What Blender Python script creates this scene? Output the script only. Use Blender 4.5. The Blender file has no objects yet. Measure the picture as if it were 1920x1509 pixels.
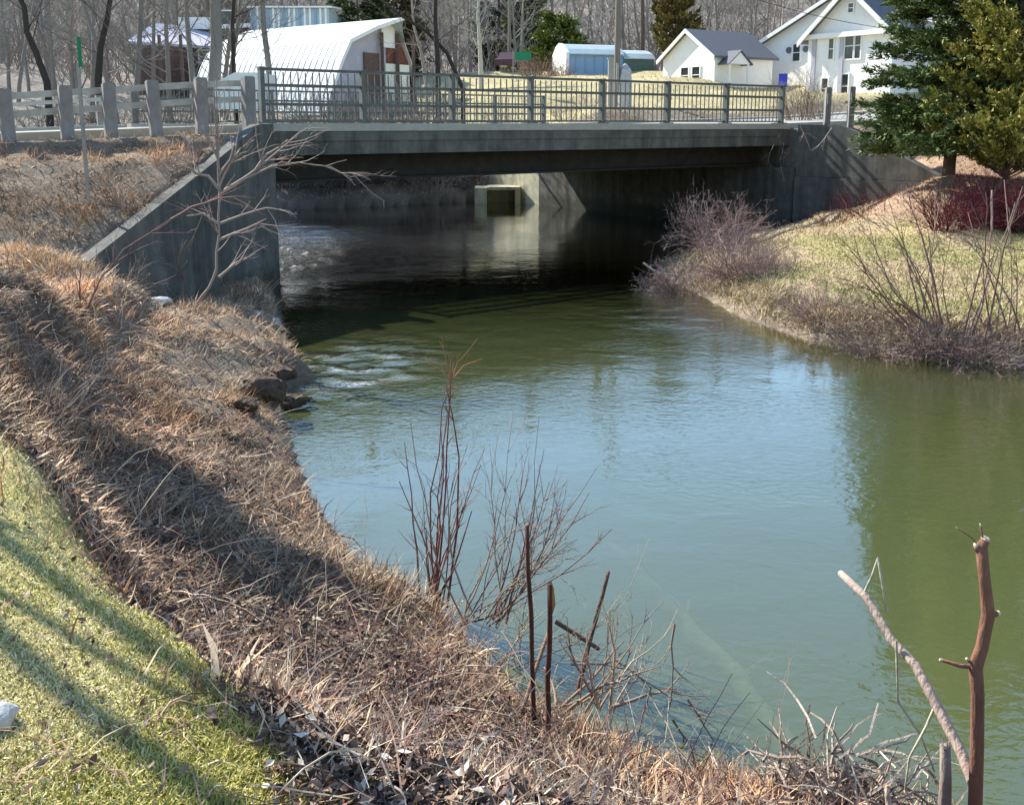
import bpy, math, random
import numpy as np
from mathutils import Vector

# ------------------------------------------------------------------ camera, sky, sun, exposure
SC = bpy.context.scene
COL = SC.collection
F = 1700.0; CY = 520.0; PITCH = math.atan((CY-233.0)/F); EYE = 3.2
cam = bpy.data.cameras.new('camera'); camo = bpy.data.objects.new('camera', cam); COL.objects.link(camo)
cam.sensor_fit = 'HORIZONTAL'; cam.sensor_width = 36; cam.lens = 36*F/1920
cam.shift_y = -(754.5-CY)/1920; cam.clip_end = 3000; cam.clip_start = 0.05
camo.location = (0, 0, EYE); camo.rotation_euler = (math.pi/2-PITCH, 0, 0)
SC.camera = camo
SUN_AZ = math.radians(-51); SUN_EL = math.radians(41)
world = bpy.data.worlds.new("World"); SC.world = world; world.use_nodes = True
wn = world.node_tree
sky = wn.nodes.new('ShaderNodeTexSky'); sky.sky_type = 'NISHITA'; sky.sun_disc = False
sky.sun_elevation = SUN_EL; sky.sun_rotation = SUN_AZ; sky.air_density = 1.5; sky.dust_density = 0.2; sky.ozone_density = 5.0
wn.links.new(sky.outputs[0], wn.nodes['Background'].inputs[0]); wn.nodes['Background'].inputs[1].default_value = 0.12
sl = bpy.data.lights.new('sun', 'SUN'); sl.energy = 5.0; sl.angle = math.radians(0.42); sl.color = (1.0, 0.95, 0.86)
so = bpy.data.objects.new('sun', sl); COL.objects.link(so)
SUNV = Vector((math.sin(SUN_AZ)*math.cos(SUN_EL), math.cos(SUN_AZ)*math.cos(SUN_EL), math.sin(SUN_EL)))
so.rotation_euler = SUNV.to_track_quat('Z', 'Y').to_euler(); so.location = (-20, 20, 30)
vs = SC.view_settings; vs.view_transform = 'Standard'; vs.look = 'None'; vs.gamma = 1; vs.use_curve_mapping = False; vs.exposure = 1.12
SC.cycles.max_bounces = 10; SC.cycles.transparent_max_bounces = 24; SC.cycles.glossy_bounces = 4; SC.cycles.diffuse_bounces = 3
SC.cycles.caustics_reflective = False; SC.cycles.caustics_refractive = False

R = random.Random(7)
rng = np.random.default_rng(11)
cp, sp = math.cos(PITCH), math.sin(PITCH)
def ray(px, py):
    X = (px-960)/F; Y = (CY-py)/F
    return np.array([X, cp+Y*sp, -sp+Y*cp])
def at(px, py, D):                      # point on the sight line through a pixel, D metres ahead
    r = ray(px, py); r = r*(D/r[1]); return np.array([r[0], D, EYE+r[2]])
def atz(px, py, z):
    r = ray(px, py); k = (z-EYE)/r[2]; return np.array([r[0]*k, r[1]*k, z])

# ------------------------------------------------------------------ numpy noise
def vnoise(x, y, seed=0):
    xi = np.floor(x).astype(np.int64); yi = np.floor(y).astype(np.int64)
    xf = x-xi; yf = y-yi; u = xf*xf*(3-2*xf); v = yf*yf*(3-2*yf)
    def h(a, b):
        n = (a*374761393+b*668265263+seed*974634777) & 0xffffffff
        n = ((n ^ (n >> 13))*1274126177) & 0xffffffff
        return ((n ^ (n >> 16)) & 0xffff)/65535.0
    return (h(xi, yi)*(1-u)+h(xi+1, yi)*u)*(1-v)+(h(xi, yi+1)*(1-u)+h(xi+1, yi+1)*u)*v
def fbm(x, y, o=4, seed=0):
    s = 0; a = .5
    for i in range(o):
        s = s+a*(vnoise(x*2**i+17*i, y*2**i-9*i, seed+i)-.5); a *= .55
    return s
def sstep(a, b, x):
    t = np.clip((x-a)/(b-a), 0, 1); return t*t*(3-2*t)

# ------------------------------------------------------------------ geometry collector
class Geo:
    def __init__(s): s.V = []; s.F = []; s.C = []; s.n = 0; s.T = {}
    def add(s, V, Fs, C=(.5, .5, .5)):
        V = np.asarray(V, float).reshape(-1, 3)
        C = np.asarray(C, float)
        if C.ndim == 1: C = np.tile(C, (len(V), 1))
        if not isinstance(Fs, list) or (len(Fs) and not hasattr(Fs[0], 'shape')):
            by = {}
            for f in Fs: by.setdefault(len(f), []).append(f)
            Fs = [np.array(v) for v in by.values()]
        for f in Fs: s.F.append(f.astype(np.int64)+s.n)
        s.V.append(V); s.C.append(C); s.n += len(V)
    def box(s, c, d, C=(.5, .5, .5), ax=None):
        V = np.array([[i, j, k] for i in (-.5, .5) for j in (-.5, .5) for k in (-.5, .5)])*np.array(d)
        if ax is not None: V = V @ np.array(ax)
        s.add(V+np.array(c), [(0, 1, 3, 2), (4, 6, 7, 5), (0, 4, 5, 1), (2, 3, 7, 6), (0, 2, 6, 4), (1, 5, 7, 3)], C)
    def beam(s, a, b, w, h, C=(.5, .5, .5)):     # box from a to b, w sideways, h upwards
        a = np.array(a, float); b = np.array(b, float); t = b-a; L = np.linalg.norm(t); t /= L
        up = np.array([0, 0, 1.]) if abs(t[2]) < .95 else np.array([0, 1., 0])
        sd = np.cross(t, up); sd /= np.linalg.norm(sd); u2 = np.cross(sd, t)
        s.box((a+b)/2, (L, w, h), C, [t, sd, u2])
    def slab(s, poly, off, C=(.5, .5, .5)):      # planar polygon pushed along vector off
        P = np.array(poly, float); n = len(P); o = np.array(off, float)
        s.add(np.vstack([P, P+o]), [tuple(range(n))[::-1], tuple(range(n, 2*n))]+[(i, (i+1) % n, n+(i+1) % n, n+i) for i in range(n)], C)
    def tube(s, P, Rd, n=4, C=(.5, .5, .5), cap=True):
        P = [np.asarray(p, float) for p in P]; Rd = list(Rd)
        if len(Rd) != len(P): Rd = list(np.interp(np.linspace(0, 1, len(P)), np.linspace(0, 1, len(Rd)), Rd))
        if cap: P.append(P[-1]+(P[-1]-P[-2])*.02); Rd.append(1e-4)
        s.T.setdefault((len(P), n), []).append((np.array(P), np.array(Rd, float), np.asarray(C, float)))
    def flush(s):
        for (M, n), L in s.T.items():
            P = np.stack([l[0] for l in L]); Rd = np.stack([l[1] for l in L]); C = np.stack([l[2] for l in L]); K = len(L)
            T = np.empty_like(P); T[:, 1:-1] = P[:, 2:]-P[:, :-2]; T[:, 0] = P[:, 1]-P[:, 0]; T[:, -1] = P[:, -1]-P[:, -2]
            T /= np.linalg.norm(T, axis=2, keepdims=True)+1e-12
            m = np.abs(P[:, -1]-P[:, 0]); ref = np.eye(3)[np.argmin(m, axis=1)]
            A = np.cross(T, ref[:, None, :]); A /= np.linalg.norm(A, axis=2, keepdims=True)+1e-12; B = np.cross(T, A)
            th = np.arange(n)*2*np.pi/n
            V = P[:, :, None, :]+Rd[:, :, None, None]*(np.cos(th)[None, None, :, None]*A[:, :, None, :]+np.sin(th)[None, None, :, None]*B[:, :, None, :])
            i = np.arange(M-1)[:, None]*n; j = np.arange(n)[None, :]; j2 = (j+1) % n
            q = np.stack([i+j, i+j2, i+n+j2, i+n+j], -1).reshape(-1, 4)
            Fq = (q[None]+(np.arange(K)*M*n)[:, None, None]).reshape(-1, 4)
            s.F.append(Fq+s.n); s.V.append(V.reshape(-1, 3)); s.C.append(np.repeat(C, M*n, 0)); s.n += K*M*n
        s.T = {}
    def arrays(s):
        s.flush(); return np.vstack(s.V), s.F, np.vstack(s.C)
    def mesh(s, name, mat, origin=(0, 0, 0), smooth=False):
        V, Fs, C = s.arrays(); V = V-np.array(origin)
        me = bpy.data.meshes.new(name)
        tot = np.concatenate([np.full(len(f), f.shape[1]) for f in Fs]); st = np.concatenate([[0], np.cumsum(tot)[:-1]])
        lo = np.concatenate([f.reshape(-1) for f in Fs])
        me.vertices.add(len(V)); me.vertices.foreach_set('co', V.astype(np.float32).ravel())
        me.loops.add(len(lo)); me.loops.foreach_set('vertex_index', lo.astype(np.int32))
        me.polygons.add(len(tot)); me.polygons.foreach_set('loop_start', st.astype(np.int32))
        try: me.polygons.foreach_set('loop_total', tot.astype(np.int32))
        except Exception: pass
        ca = me.color_attributes.new('col', 'FLOAT_COLOR', 'POINT')
        ca.data.foreach_set('color', np.hstack([C, np.ones((len(C), 1))]).astype(np.float32).ravel())
        me.polygons.foreach_set('use_smooth', np.full(len(tot), smooth))
        me.update(calc_edges=True); me.validate()
        me.materials.append(mat)
        return me
    def build(s, name, mat, parent=None, origin=None, smooth=False):
        if origin is None: origin = tuple(parent['_o']) if parent is not None else (0, 0, 0)
        o = bpy.data.objects.new(name, s.mesh(name, mat, origin, smooth)); COL.objects.link(o)
        if parent is None: o.location = origin
        else:
            o.parent = parent; po = parent['_o']; o.location = tuple(np.array(origin)-np.array(po))
        o['_o'] = [float(v) for v in origin]
        return o
def tag(o, label=None, cat=None, group=None, kind=None):
    if label: o['label'] = label
    if cat: o['category'] = cat
    if group: o['group'] = group
    if kind: o['kind'] = kind
    return o
def thing(name, label, cat, loc=(0, 0, 0), group=None):
    o = bpy.data.objects.new(name, None); COL.objects.link(o); o.location = loc; o['_o'] = [float(v) for v in loc]
    o.empty_display_size = .2
    return tag(o, label, cat, group)
def link_copy(src, name, loc, rz=0, scale=1, parent=None):
    o = src.copy(); COL.objects.link(o); o.name = name; o.location = loc; o.rotation_euler = (0, 0, rz); o.scale = (scale,)*3 if not hasattr(scale, '__len__') else scale
    o.parent = parent
    return o

# ------------------------------------------------------------------ materials
def mat(name, color=None, rough=.85, var=.25, scale=8, bump=.2, bscale=30, metal=0, stain=None, stain_scale=1.5, stain_amt=.5, spec=.3, stretch=(1, 1, 1), bdist=.02, tide=False):
    m = bpy.data.materials.new(name); m.use_nodes = True; nt = m.node_tree; N = nt.nodes; L = nt.links
    b = N['Principled BSDF']; b.inputs['Roughness'].default_value = rough; b.inputs['Metallic'].default_value = metal
    b.inputs['Specular IOR Level'].default_value = spec
    tc = N.new('ShaderNodeTexCoord'); mp = N.new('ShaderNodeMapping'); L.new(tc.outputs['Object'], mp.inputs[0]); mp.inputs['Scale'].default_value = stretch
    if color is None:
        a = N.new('ShaderNodeAttribute'); a.attribute_name = 'col'; src = a.outputs['Color']
    else:
        a = N.new('ShaderNodeRGB'); a.outputs[0].default_value = (*color, 1); src = a.outputs[0]
    nz = N.new('ShaderNodeTexNoise'); nz.inputs['Scale'].default_value = scale; nz.inputs['Detail'].default_value = 6; nz.inputs['Roughness'].default_value = .65
    L.new(mp.outputs[0], nz.inputs['Vector'])
    mr = N.new('ShaderNodeMapRange'); mr.inputs[1].default_value = .25; mr.inputs[2].default_value = .75; mr.inputs[3].default_value = 1-var; mr.inputs[4].default_value = 1+var
    L.new(nz.outputs[0], mr.inputs[0])
    mx = N.new('ShaderNodeMix'); mx.data_type = 'RGBA'; mx.blend_type = 'MULTIPLY'; mx.inputs[0].default_value = 1
    cb = N.new('ShaderNodeCombineColor'); [L.new(mr.outputs[0], cb.inputs[i]) for i in range(3)]
    L.new(src, mx.inputs[6]); L.new(cb.outputs[0], mx.inputs[7]); out = mx.outputs[2]
    if stain:
        n2 = N.new('ShaderNodeTexNoise'); n2.inputs['Scale'].default_value = stain_scale; n2.inputs['Detail'].default_value = 7; n2.inputs['Roughness'].default_value = .7
        m3 = N.new('ShaderNodeMapping'); m3.inputs['Scale'].default_value = (1.5, 1.5, .16); L.new(tc.outputs['Object'], m3.inputs[0]); L.new(m3.outputs[0], n2.inputs['Vector'])
        r2 = N.new('ShaderNodeMapRange'); r2.inputs[1].default_value = .42; r2.inputs[2].default_value = .68; r2.inputs[4].default_value = stain_amt; L.new(n2.outputs[0], r2.inputs[0])
        m2 = N.new('ShaderNodeMix'); m2.data_type = 'RGBA'; L.new(r2.outputs[0], m2.inputs[0]); L.new(out, m2.inputs[6]); m2.inputs[7].default_value = (*stain, 1); out = m2.outputs[2]
    if tide:
        ge = N.new('ShaderNodeNewGeometry'); sx = N.new('ShaderNodeSeparateXYZ'); L.new(ge.outputs['Position'], sx.inputs[0])
        wv = N.new('ShaderNodeMath'); wv.operation = 'MULTIPLY_ADD'; L.new(nz.outputs[0], wv.inputs[0]); wv.inputs[1].default_value = .5; L.new(sx.outputs[2], wv.inputs[2])
        r5 = N.new('ShaderNodeMapRange'); r5.inputs[1].default_value = .85; r5.inputs[2].default_value = .55; r5.inputs[4].default_value = .75; L.new(wv.outputs[0], r5.inputs[0])
        m5 = N.new('ShaderNodeMix'); m5.data_type = 'RGBA'; L.new(r5.outputs[0], m5.inputs[0]); L.new(out, m5.inputs[6]); m5.inputs[7].default_value = (.03, .035, .025, 1); out = m5.outputs[2]
    L.new(out, b.inputs['Base Color'])
    if bump:
        n4 = N.new('ShaderNodeTexNoise'); n4.inputs['Scale'].default_value = bscale; n4.inputs['Detail'].default_value = 5; L.new(mp.outputs[0], n4.inputs['Vector'])
        bp = N.new('ShaderNodeBump'); bp.inputs['Strength'].default_value = bump; bp.inputs['Distance'].default_value = bdist; L.new(n4.outputs[0], bp.inputs['Height']); L.new(bp.outputs[0], b.inputs['Normal'])
    return m
M_ground = mat('soil_and_litter', None, .95, .35, 14, .6, 45, spec=.1, bdist=.03)
M_veg = mat('plant_matter', None, .8, .12, 20, 0, spec=.15)
M_bark = mat('bark', None, .9, .3, 25, .5, 60, spec=.15, stretch=(1, 1, .3))
M_leaf = mat('evergreen_needles', None, .6, .15, 5, 0, spec=.25)
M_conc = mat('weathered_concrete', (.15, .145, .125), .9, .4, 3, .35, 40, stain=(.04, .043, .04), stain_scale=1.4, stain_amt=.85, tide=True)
M_conc_sunlit = mat('sunlit_concrete', (.76, .70, .50), .9, .2, 4, .2, 40, stain=(.2, .17, .11), stain_scale=1.6, stain_amt=.5)  # lit concrete copy: sunlight on far wing and outlet put into the colour
M_kerb = mat('kerb_concrete', (.42, .40, .34), .9, .15, 6, .2, 40)
M_girder = mat('rusted_steel', (.035, .032, .03), .8, .4, 4, .1, 30)
M_rail = mat('grey_green_painted_steel', (.12, .13, .12), .55, .3, 5, .1, 60, metal=.25)
M_asph = mat('road_surface', (.30, .285, .25), .9, .15, 2.5, .3, 120)
M_post = mat('weathered_post', (.235, .225, .215), .9, .35, 6, .15, 40, stretch=(1, 1, .4))
M_beam = mat('galvanised_rail', (.40, .39, .35), .55, .25, 5, .1, 30, metal=.35)
M_white = mat('white_siding', (.80, .80, .78), .6, .06, 3, 0)
M_cream = mat('cream_siding', (.74, .73, .64), .6, .06, 3, 0)
M_roof = mat('grey_shingles', (.13, .135, .15), .9, .2, 8, .3, 20)
M_glass = mat('dark_window_glass', (.03, .04, .045), .1, .2, 2, 0, spec=.6)
M_trim = mat('white_trim', (.78, .78, .76), .5, .05, 3, 0)
M_poly = mat('translucent_sheeting', (.78, .78, .74), .45, .08, 2, 0, spec=.4)
M_polyb = mat('pale_blue_sheeting', (.42, .50, .52), .45, .1, 2, 0, spec=.4)
M_lilac = mat('lilac_metal_roof', (.42, .41, .47), .6, .1, 2, 0)
M_brown = mat('brown_boards', (.13, .085, .07), .9, .3, 6, .2, 20)
M_red = mat('red_brown_boards', (.16, .06, .045), .9, .3, 6, .2, 20)
M_blue = mat('blue_shed_paint', (.22, .36, .52), .6, .08, 3, 0)
M_stone = mat('pale_stone', (.42, .42, .41), .9, .25, 8, .5, 20)
M_steel = mat('pole_steel', (.30, .30, .28), .6, .15, 6, .1, 30, metal=.2)
M_wood = mat('weathered_pole', (.19, .165, .135), .9, .3, 20, .4, 40, stretch=(1, 1, .1))
M_green = mat('green_paint', (.01, .20, .09), .5, .1, 5, 0)
M_sblue = mat('blue_sign_face', (.05, .06, .42), .5, .1, 5, 0)
M_maroon = mat('maroon_paint', (.05, .008, .015), .35, .1, 5, 0, spec=.5)
M_log = mat('silted_log', (.95, .70, .16), .95, .5, 5, .6, 20)

def water_mat():
    m = bpy.data.materials.new('river_water'); m.use_nodes = True; nt = m.node_tree; N = nt.nodes; L = nt.links
    N.remove(N['Principled BSDF']); out = N['Material Output']
    at_ = N.new('ShaderNodeAttribute'); at_.attribute_name = 'col'
    sep = N.new('ShaderNodeSeparateColor'); L.new(at_.outputs['Color'], sep.inputs[0])      # R ripple strength, G foam and painted reflection, B depth of clear water
    tc = N.new('ShaderNodeTexCoord')
    def noise(scale, stretch, det=3, rot=0):
        mp = N.new('ShaderNodeMapping'); mp.inputs['Scale'].default_value = stretch; mp.inputs['Rotation'].default_value = (0, 0, rot); L.new(tc.outputs['Object'], mp.inputs[0])
        n = N.new('ShaderNodeTexNoise'); n.inputs['Scale'].default_value = scale; n.inputs['Detail'].default_value = det; n.inputs['Distortion'].default_value = .6; L.new(mp.outputs[0], n.inputs['Vector']); return n.outputs[0]
    n1 = noise(1.6, (1, 1.4, 1), 3, .5); n2 = noise(9, (1, 1.6, 1), 3, .2)
    mu = N.new('ShaderNodeMath'); mu.operation = 'MULTIPLY'; L.new(n2, mu.inputs[0]); L.new(sep.outputs[0], mu.inputs[1])
    ad = N.new('ShaderNodeMath'); ad.operation = 'MULTIPLY_ADD'; L.new(n1, ad.inputs[0]); ad.inputs[1].default_value = .32; L.new(mu.outputs[0], ad.inputs[2])
    bp = N.new('ShaderNodeBump'); bp.inputs['Strength'].default_value = .55; bp.inputs['Distance'].default_value = .03; L.new(ad.outputs[0], bp.inputs['Height'])
    gl = N.new('ShaderNodeBsdfGlossy'); gl.inputs['Roughness'].default_value = .03; L.new(bp.outputs[0], gl.inputs['Normal'])
    fr = N.new('ShaderNodeFresnel'); fr.inputs['IOR'].default_value = 1.5; L.new(bp.outputs[0], fr.inputs['Normal'])
    di = N.new('ShaderNodeBsdfDiffuse'); di.inputs['Color'].default_value = (*MURK, 1)
    tr = N.new('ShaderNodeBsdfTransparent'); tr.inputs[0].default_value = (1, 1, 1, 1)
    b1 = N.new('ShaderNodeMixShader'); b1.inputs[0].default_value = .80; L.new(di.outputs[0], b1.inputs[1]); L.new(tr.outputs[0], b1.inputs[2])
    fd = N.new('ShaderNodeBsdfDiffuse'); fd.inputs['Color'].default_value = (.8, .82, .8, 1)
    fn = noise(26, (1, 1.5, 1), 4)
    fm = N.new('ShaderNodeMath'); fm.operation = 'MULTIPLY'; L.new(sep.outputs[1], fm.inputs[0])
    fr2 = N.new('ShaderNodeMapRange'); fr2.inputs[1].default_value = .42; fr2.inputs[2].default_value = .6; L.new(fn, fr2.inputs[0]); L.new(fr2.outputs[0], fm.inputs[1])
    b2 = N.new('ShaderNodeMixShader'); L.new(fm.outputs[0], b2.inputs[0]); L.new(b1.outputs[0], b2.inputs[1]); L.new(fd.outputs[0], b2.inputs[2])
    b3 = N.new('ShaderNodeMixShader'); fk = N.new('ShaderNodeMath'); fk.operation = 'MULTIPLY'; fk.use_clamp = True; fk.inputs[1].default_value = 2.6; L.new(fr.outputs[0], fk.inputs[0]); L.new(fk.outputs[0], b3.inputs[0]); L.new(b2.outputs[0], b3.inputs[1]); L.new(gl.outputs[0], b3.inputs[2])
    L.new(b3.outputs[0], out.inputs[0]); return m
def murk_mat(fac):
    m = bpy.data.materials.new('suspended_silt'); m.use_nodes = True; nt = m.node_tree; N = nt.nodes; L = nt.links
    N.remove(N['Principled BSDF']); di = N.new('ShaderNodeBsdfDiffuse'); di.inputs['Color'].default_value = (*MURK, 1)
    tr = N.new('ShaderNodeBsdfTransparent'); mx = N.new('ShaderNodeMixShader'); mx.inputs[0].default_value = fac
    L.new(di.outputs[0], mx.inputs[1]); L.new(tr.outputs[0], mx.inputs[2]); L.new(mx.outputs[0], N['Material Output'].inputs[0]); return m
MURK = (.335, .385, .135)
M_water = water_mat(); M_murk = murk_mat(.62)

# ------------------------------------------------------------------ site layout
A = np.array([-4.85, 17.9]); U = np.array([.829, .559]); Vv = np.array([-.559, .829]); BL = 15.4; BW = 12.0
def st(s, t, z=0): p = A+U*s+Vv*t; return np.array([p[0], p[1], z])
def to_st(x, y): dx = x-A[0]; dy = y-A[1]; return dx*U[0]+dy*U[1], dx*Vv[0]+dy*Vv[1]
def roadz(s):
    return np.interp(s, [-60, -20, -5, 0, BL, 30, 80], [1.6, 2.35, 2.93, 3.1, 3.12, 3.5, 6.0])
WATER = np.array([(-40, 27), (-20, 28.2), (-11.4, 27.9), (-4.7, 17.6), (-4.1, 15.6), (-3.55, 13.9), (-3.0, 12.2), (-2.45, 11.2), (-2.7, 10.7), (-2.5, 9.6), (-2.0, 8.2), (-1.63, 7.26), (-1.05, 6.15), (-.35, 5.4), (.1, 4.6), (.8, 4.02), (1.4, 3.95), (1.75, 3.85), (2.05, 3.5), (3.2, 3.0), (8, 1.5), (30, -6),
                  (40, 9), (12, 10.8), (7, 11.75), (5.6, 12.2), (4.4, 13.3), (3.8, 15), (3.5, 17.2), (3.2, 19.0), (3.3, 20.6), (5.2, 22.8), (7.9, 26.4), (1.2, 36.4), (-.6, 39.1), (-2, 37.6), (-5, 35.6), (-8.1, 34.4), (-20, 34.5), (-40, 36)])
def sdist(x, y):                        # distance to the water's edge, negative in the river
    P = np.stack([x, y], -1); d = np.full(x.shape, 1e9); ins = np.zeros(x.shape, bool); n = len(WATER)
    for i in range(n):
        a = WATER[i]; b = WATER[(i+1) % n]; e = b-a; w = P-a
        t = np.clip((w@e)/(e@e), 0, 1); q = w-t[..., None]*e; d = np.minimum(d, np.hypot(q[..., 0], q[..., 1]))
        c = (a[1] <= y) != (b[1] <= y)
        with np.errstate(divide='ignore', invalid='ignore'):
            xc = a[0]+(y-a[1])*(e[0]/(e[1] if e[1] else 1e-9))
        ins ^= c & (x < xc)
    return np.where(ins, -d, d)
CTRL = np.array([(-3, 3, 1.72), (-1, 1, 1.7), (0, -3, 1.7), (2, 0, 1.6), (5, -2, 1.5), (-5, 5, 1.85), (-8, 6, 2.0), (-7, 9, 1.85), (-5, 8, 1.75), (-5.2, 10.4, 1.3), (-4.9, 12.9, .45), (-4.6, 14.2, .35), (-4.2, 12.1, .8), (-5.3, 12.3, .6), (-5.6, 10.9, 1.55), (-6.1, 11.4, 1.7), (-8, 11.5, 2.0), (-10, 12, 2.2), (-14, 8, 2.2), (-20, 2, 2.2),
                 (4.5, 16.5, .5), (5, 18, .5), (8, 16, .55), (6, 13.5, .45), (12, 15, .6), (7.6, 19.6, .75), (11, 18.9, .9), (5, 21, .6), (7, 22, .8), (9.6, 20.4, 1.75), (10.5, 21.2, 2.05), (12.5, 20.2, 2.0), (15, 20.5, 2.1), (9, 23, 1.0), (8.5, 24.6, .8), (10, 23.2, 1.2), (12, 24.5, 2.4), (18, 20, 2.4), (20, 14, 1.2), (30, 22, 3), (30, 10, 1.5),
                 (-30, 24, 2.2), (-25, 38, 2.6), (-10, 38, 2.8), (-5, 40, 3.0), (0, 42, 3.2), (5, 44, 3.9), (-10, 50, 3.5), (-8, 54, 3.8), (-15, 56, 4.0), (0, 55, 5.0), (5, 62, 6.3), (14, 42, 3.6), (10, 60, 6.1), (16, 56, 5.0), (22, 50, 4.8), (30, 60, 5.6), (20, 64, 5.7), (45, 60, 6), (-25, 60, 5), (-45, 50, 4), (-60, 80, 8), (0, 74, 7.2), (12, 74, 7.3), (40, 85, 9), (-20, 85, 8.5), (60, 30, 4), (-60, 20, 2.5)])
def terrain(x, y, noise=True):
    x = np.asarray(x, float); y = np.asarray(y, float)
    num = 0; den = 0
    for cx, cy, cz in CTRL:
        w = 1/((x-cx)**2+(y-cy)**2+.25)**1.9; num = num+w*cz; den = den+w
    P = num/den
    r = np.hypot(x, y)
    P = P+sstep(78, 260, y+.25*np.abs(x))*(38+8*np.sin(x*.02+1))+sstep(60, 200, -x)*14+sstep(90, 250, x)*18
    P = P+fbm(x*.05, y*.05, 3, 5)*sstep(60, 140, y)*6
    d = sdist(x, y)
    if noise:
        near = sstep(.2, 1.2, d)*(1-sstep(2.3, 3.0, d)*.8)
        P = P+fbm(x*.7, y*.7, 3, 3)*.16*np.where(y > 5.5, 1, .4)
    B = .12*sstep(0, .2, d)+.43*np.maximum(d-.05, 0)+1.0*np.maximum(d-1.75, 0)+.12*sstep(9, 12, y)*sstep(0, .3, d)*(x < 2)-np.where((x > 2) & (y > 9), .1*sstep(0, .2, d), 0)
    if noise:
        n1 = fbm(x*1.6, y*1.6, 4, 21); B = B+sstep(.05, .5, d)*(n1*np.where(y > 6.5, .34, .2)+fbm(x*7, y*7, 2, 9)*.07)
    Z = np.where(d > 0, np.minimum(P, np.maximum(B, .03*np.minimum(d*10, 1))), -np.minimum(1.1, .25+(-d)*1.6)*sstep(0, .12, -d))
    s, t = to_st(x, y); zr = roadz(s)
    e = np.maximum(np.maximum(-.75-t, t-12.75), 0)
    left = (s < np.minimum(-.25, -.25+(t+.5)*1.0)) & (t < 40); right = s > np.where(t < 0, BL+.35+(-t)*.2, BL+.35)
    zE = zr-.5*e-.04+.2*sstep(.3, 1.2, e)*(s < 0)
    if noise: zE = zE+fbm(x*1.3, y*1.3, 4, 31)*.16*sstep(0, .6, e)
    ok = (left | right) & (e < 7)
    Z = np.where(ok & (d > .02), np.maximum(Z, zE), Z)
    inroad = (e <= 0) & (left | right)
    cap = zr+.3*e
    Z = np.where((left | right), np.minimum(Z, cap), Z)
    Z = np.where(inroad, zr-.05, Z)
    return Z
def tz(x, y): return float(terrain(np.array([x], float), np.array([y], float))[0])

def axis(knots):
    out = []
    for (a, b, n) in knots: out.extend(np.linspace(a, b, n, endpoint=False))
    out.append(knots[-1][1]); return np.array(out)
gx = axis([(-600, -120, 16), (-120, -40, 40), (-40, -12, 60), (-12, 12.5, 230), (12.5, 24, 50), (24, 60, 60), (60, 160, 40), (160, 600, 14)])
gy = axis([(-60, 0, 20), (0, 1, 5), (1, 22, 210), (22, 30, 50), (30, 80, 130), (80, 200, 60), (200, 700, 20)])
GX, GY = np.meshgrid(gx, gy); GZ = terrain(GX, GY)
_l = [atz(px, py, z) for px, py, z in ((700, 1560, 1.6), (640, 1509, 1.6), (560, 1330, 1.58), (480, 1215, 1.56), (350, 1120, 1.56), (200, 960, 1.62), (90, 850, 1.68), (0, 792, 1.72), (-90, 740, 1.75))]
_l = sorted(_l, key=lambda p: p[1])
LAWN_Y = [-20]+[p[1] for p in _l]+[9.0, 12]; LAWN_X = [2.0]+[p[0] for p in _l]+[-9.0, -30]
def lawn_mask(x, y, d):
    xb = np.interp(y, LAWN_Y, LAWN_X)+fbm(x*2.6, y*2.6, 4, 44)*.75
    return sstep(-.05, .3, xb-x)
def ground_color(x, y, z):
    d = sdist(x, y); s, t = to_st(x, y)
    n1 = (fbm(x*1.1, y*1.1, 4, 51)+.5)[..., None]; n2 = (fbm(x*6, y*6, 3, 52)+.5)[..., None]
    soil = np.array([.12, .09, .068]); tan = np.array([.32, .255, .185]); tan2 = np.array([.34, .265, .16]); litter = np.array([.13, .095, .07])
    green = np.array([.26, .25, .07]); straw = np.array([.48, .41, .20])
    c = soil+(tan-soil)*np.clip(n2*1.1, 0, 1)*(.45+.55*sstep(.35, .6, n1))
    nb = ((y < 8.5) & (x < 6))[..., None]
    c = np.where(nb, litter*(.5+n2*.9), c)
    L = lawn_mask(x, y, d)[..., None]; gl = green+(straw-green)*np.clip((n1-.3)*2.2, 0, 1)
    c = c*(1-L)+gl*L
    rb = (sstep(.6, 2.2, d)*((x > 2.5) & (y > 10) & (y < 27)))[..., None]
    gr = sstep(.45, .62, fbm(x*.55, y*.55, 3, 61)+.5)[..., None]*(y < 20.0)[..., None]
    rl = tan2*1.15*(.85+n2*.4)*(1-gr*.5)+np.array([.26, .25, .08])*gr*.5
    mound = sstep(.9, 1.3, z)[..., None]; rl = rl*(1-mound)+np.array([.36, .25, .17])*mound*(.8+n2*.4)
    c = c*(1-rb)+rl*rb
    far = (sstep(14, 15.5, t)*(y > 41)*(x > -14)*(1-sstep(72, 84, y)))[..., None]
    c = c*(1-far)+np.array([.42, .36, .20])*(.8+n1*.35)*far
    wood = (np.maximum(sstep(74, 86, y), sstep(5, 12, -x)*(y > 30)))[..., None]
    c = c*(1-wood)+np.array([.20, .175, .15])*(.5+n2)*wood
    c = np.where((d < 0)[..., None], np.array([.07, .075, .04]), c)
    return c
GC = ground_color(GX, GY, GZ)
ny, nx = GX.shape
idx = np.arange(nx*ny).reshape(ny, nx)
g = Geo(); g.add(np.stack([GX, GY, GZ], -1).reshape(-1, 3), [np.stack([idx[:-1, :-1], idx[:-1, 1:], idx[1:, 1:], idx[1:, :-1]], -1).reshape(-1, 4)], GC.reshape(-1, 3))
tag(g.build('ground', M_ground, smooth=True), kind='structure')

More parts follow.
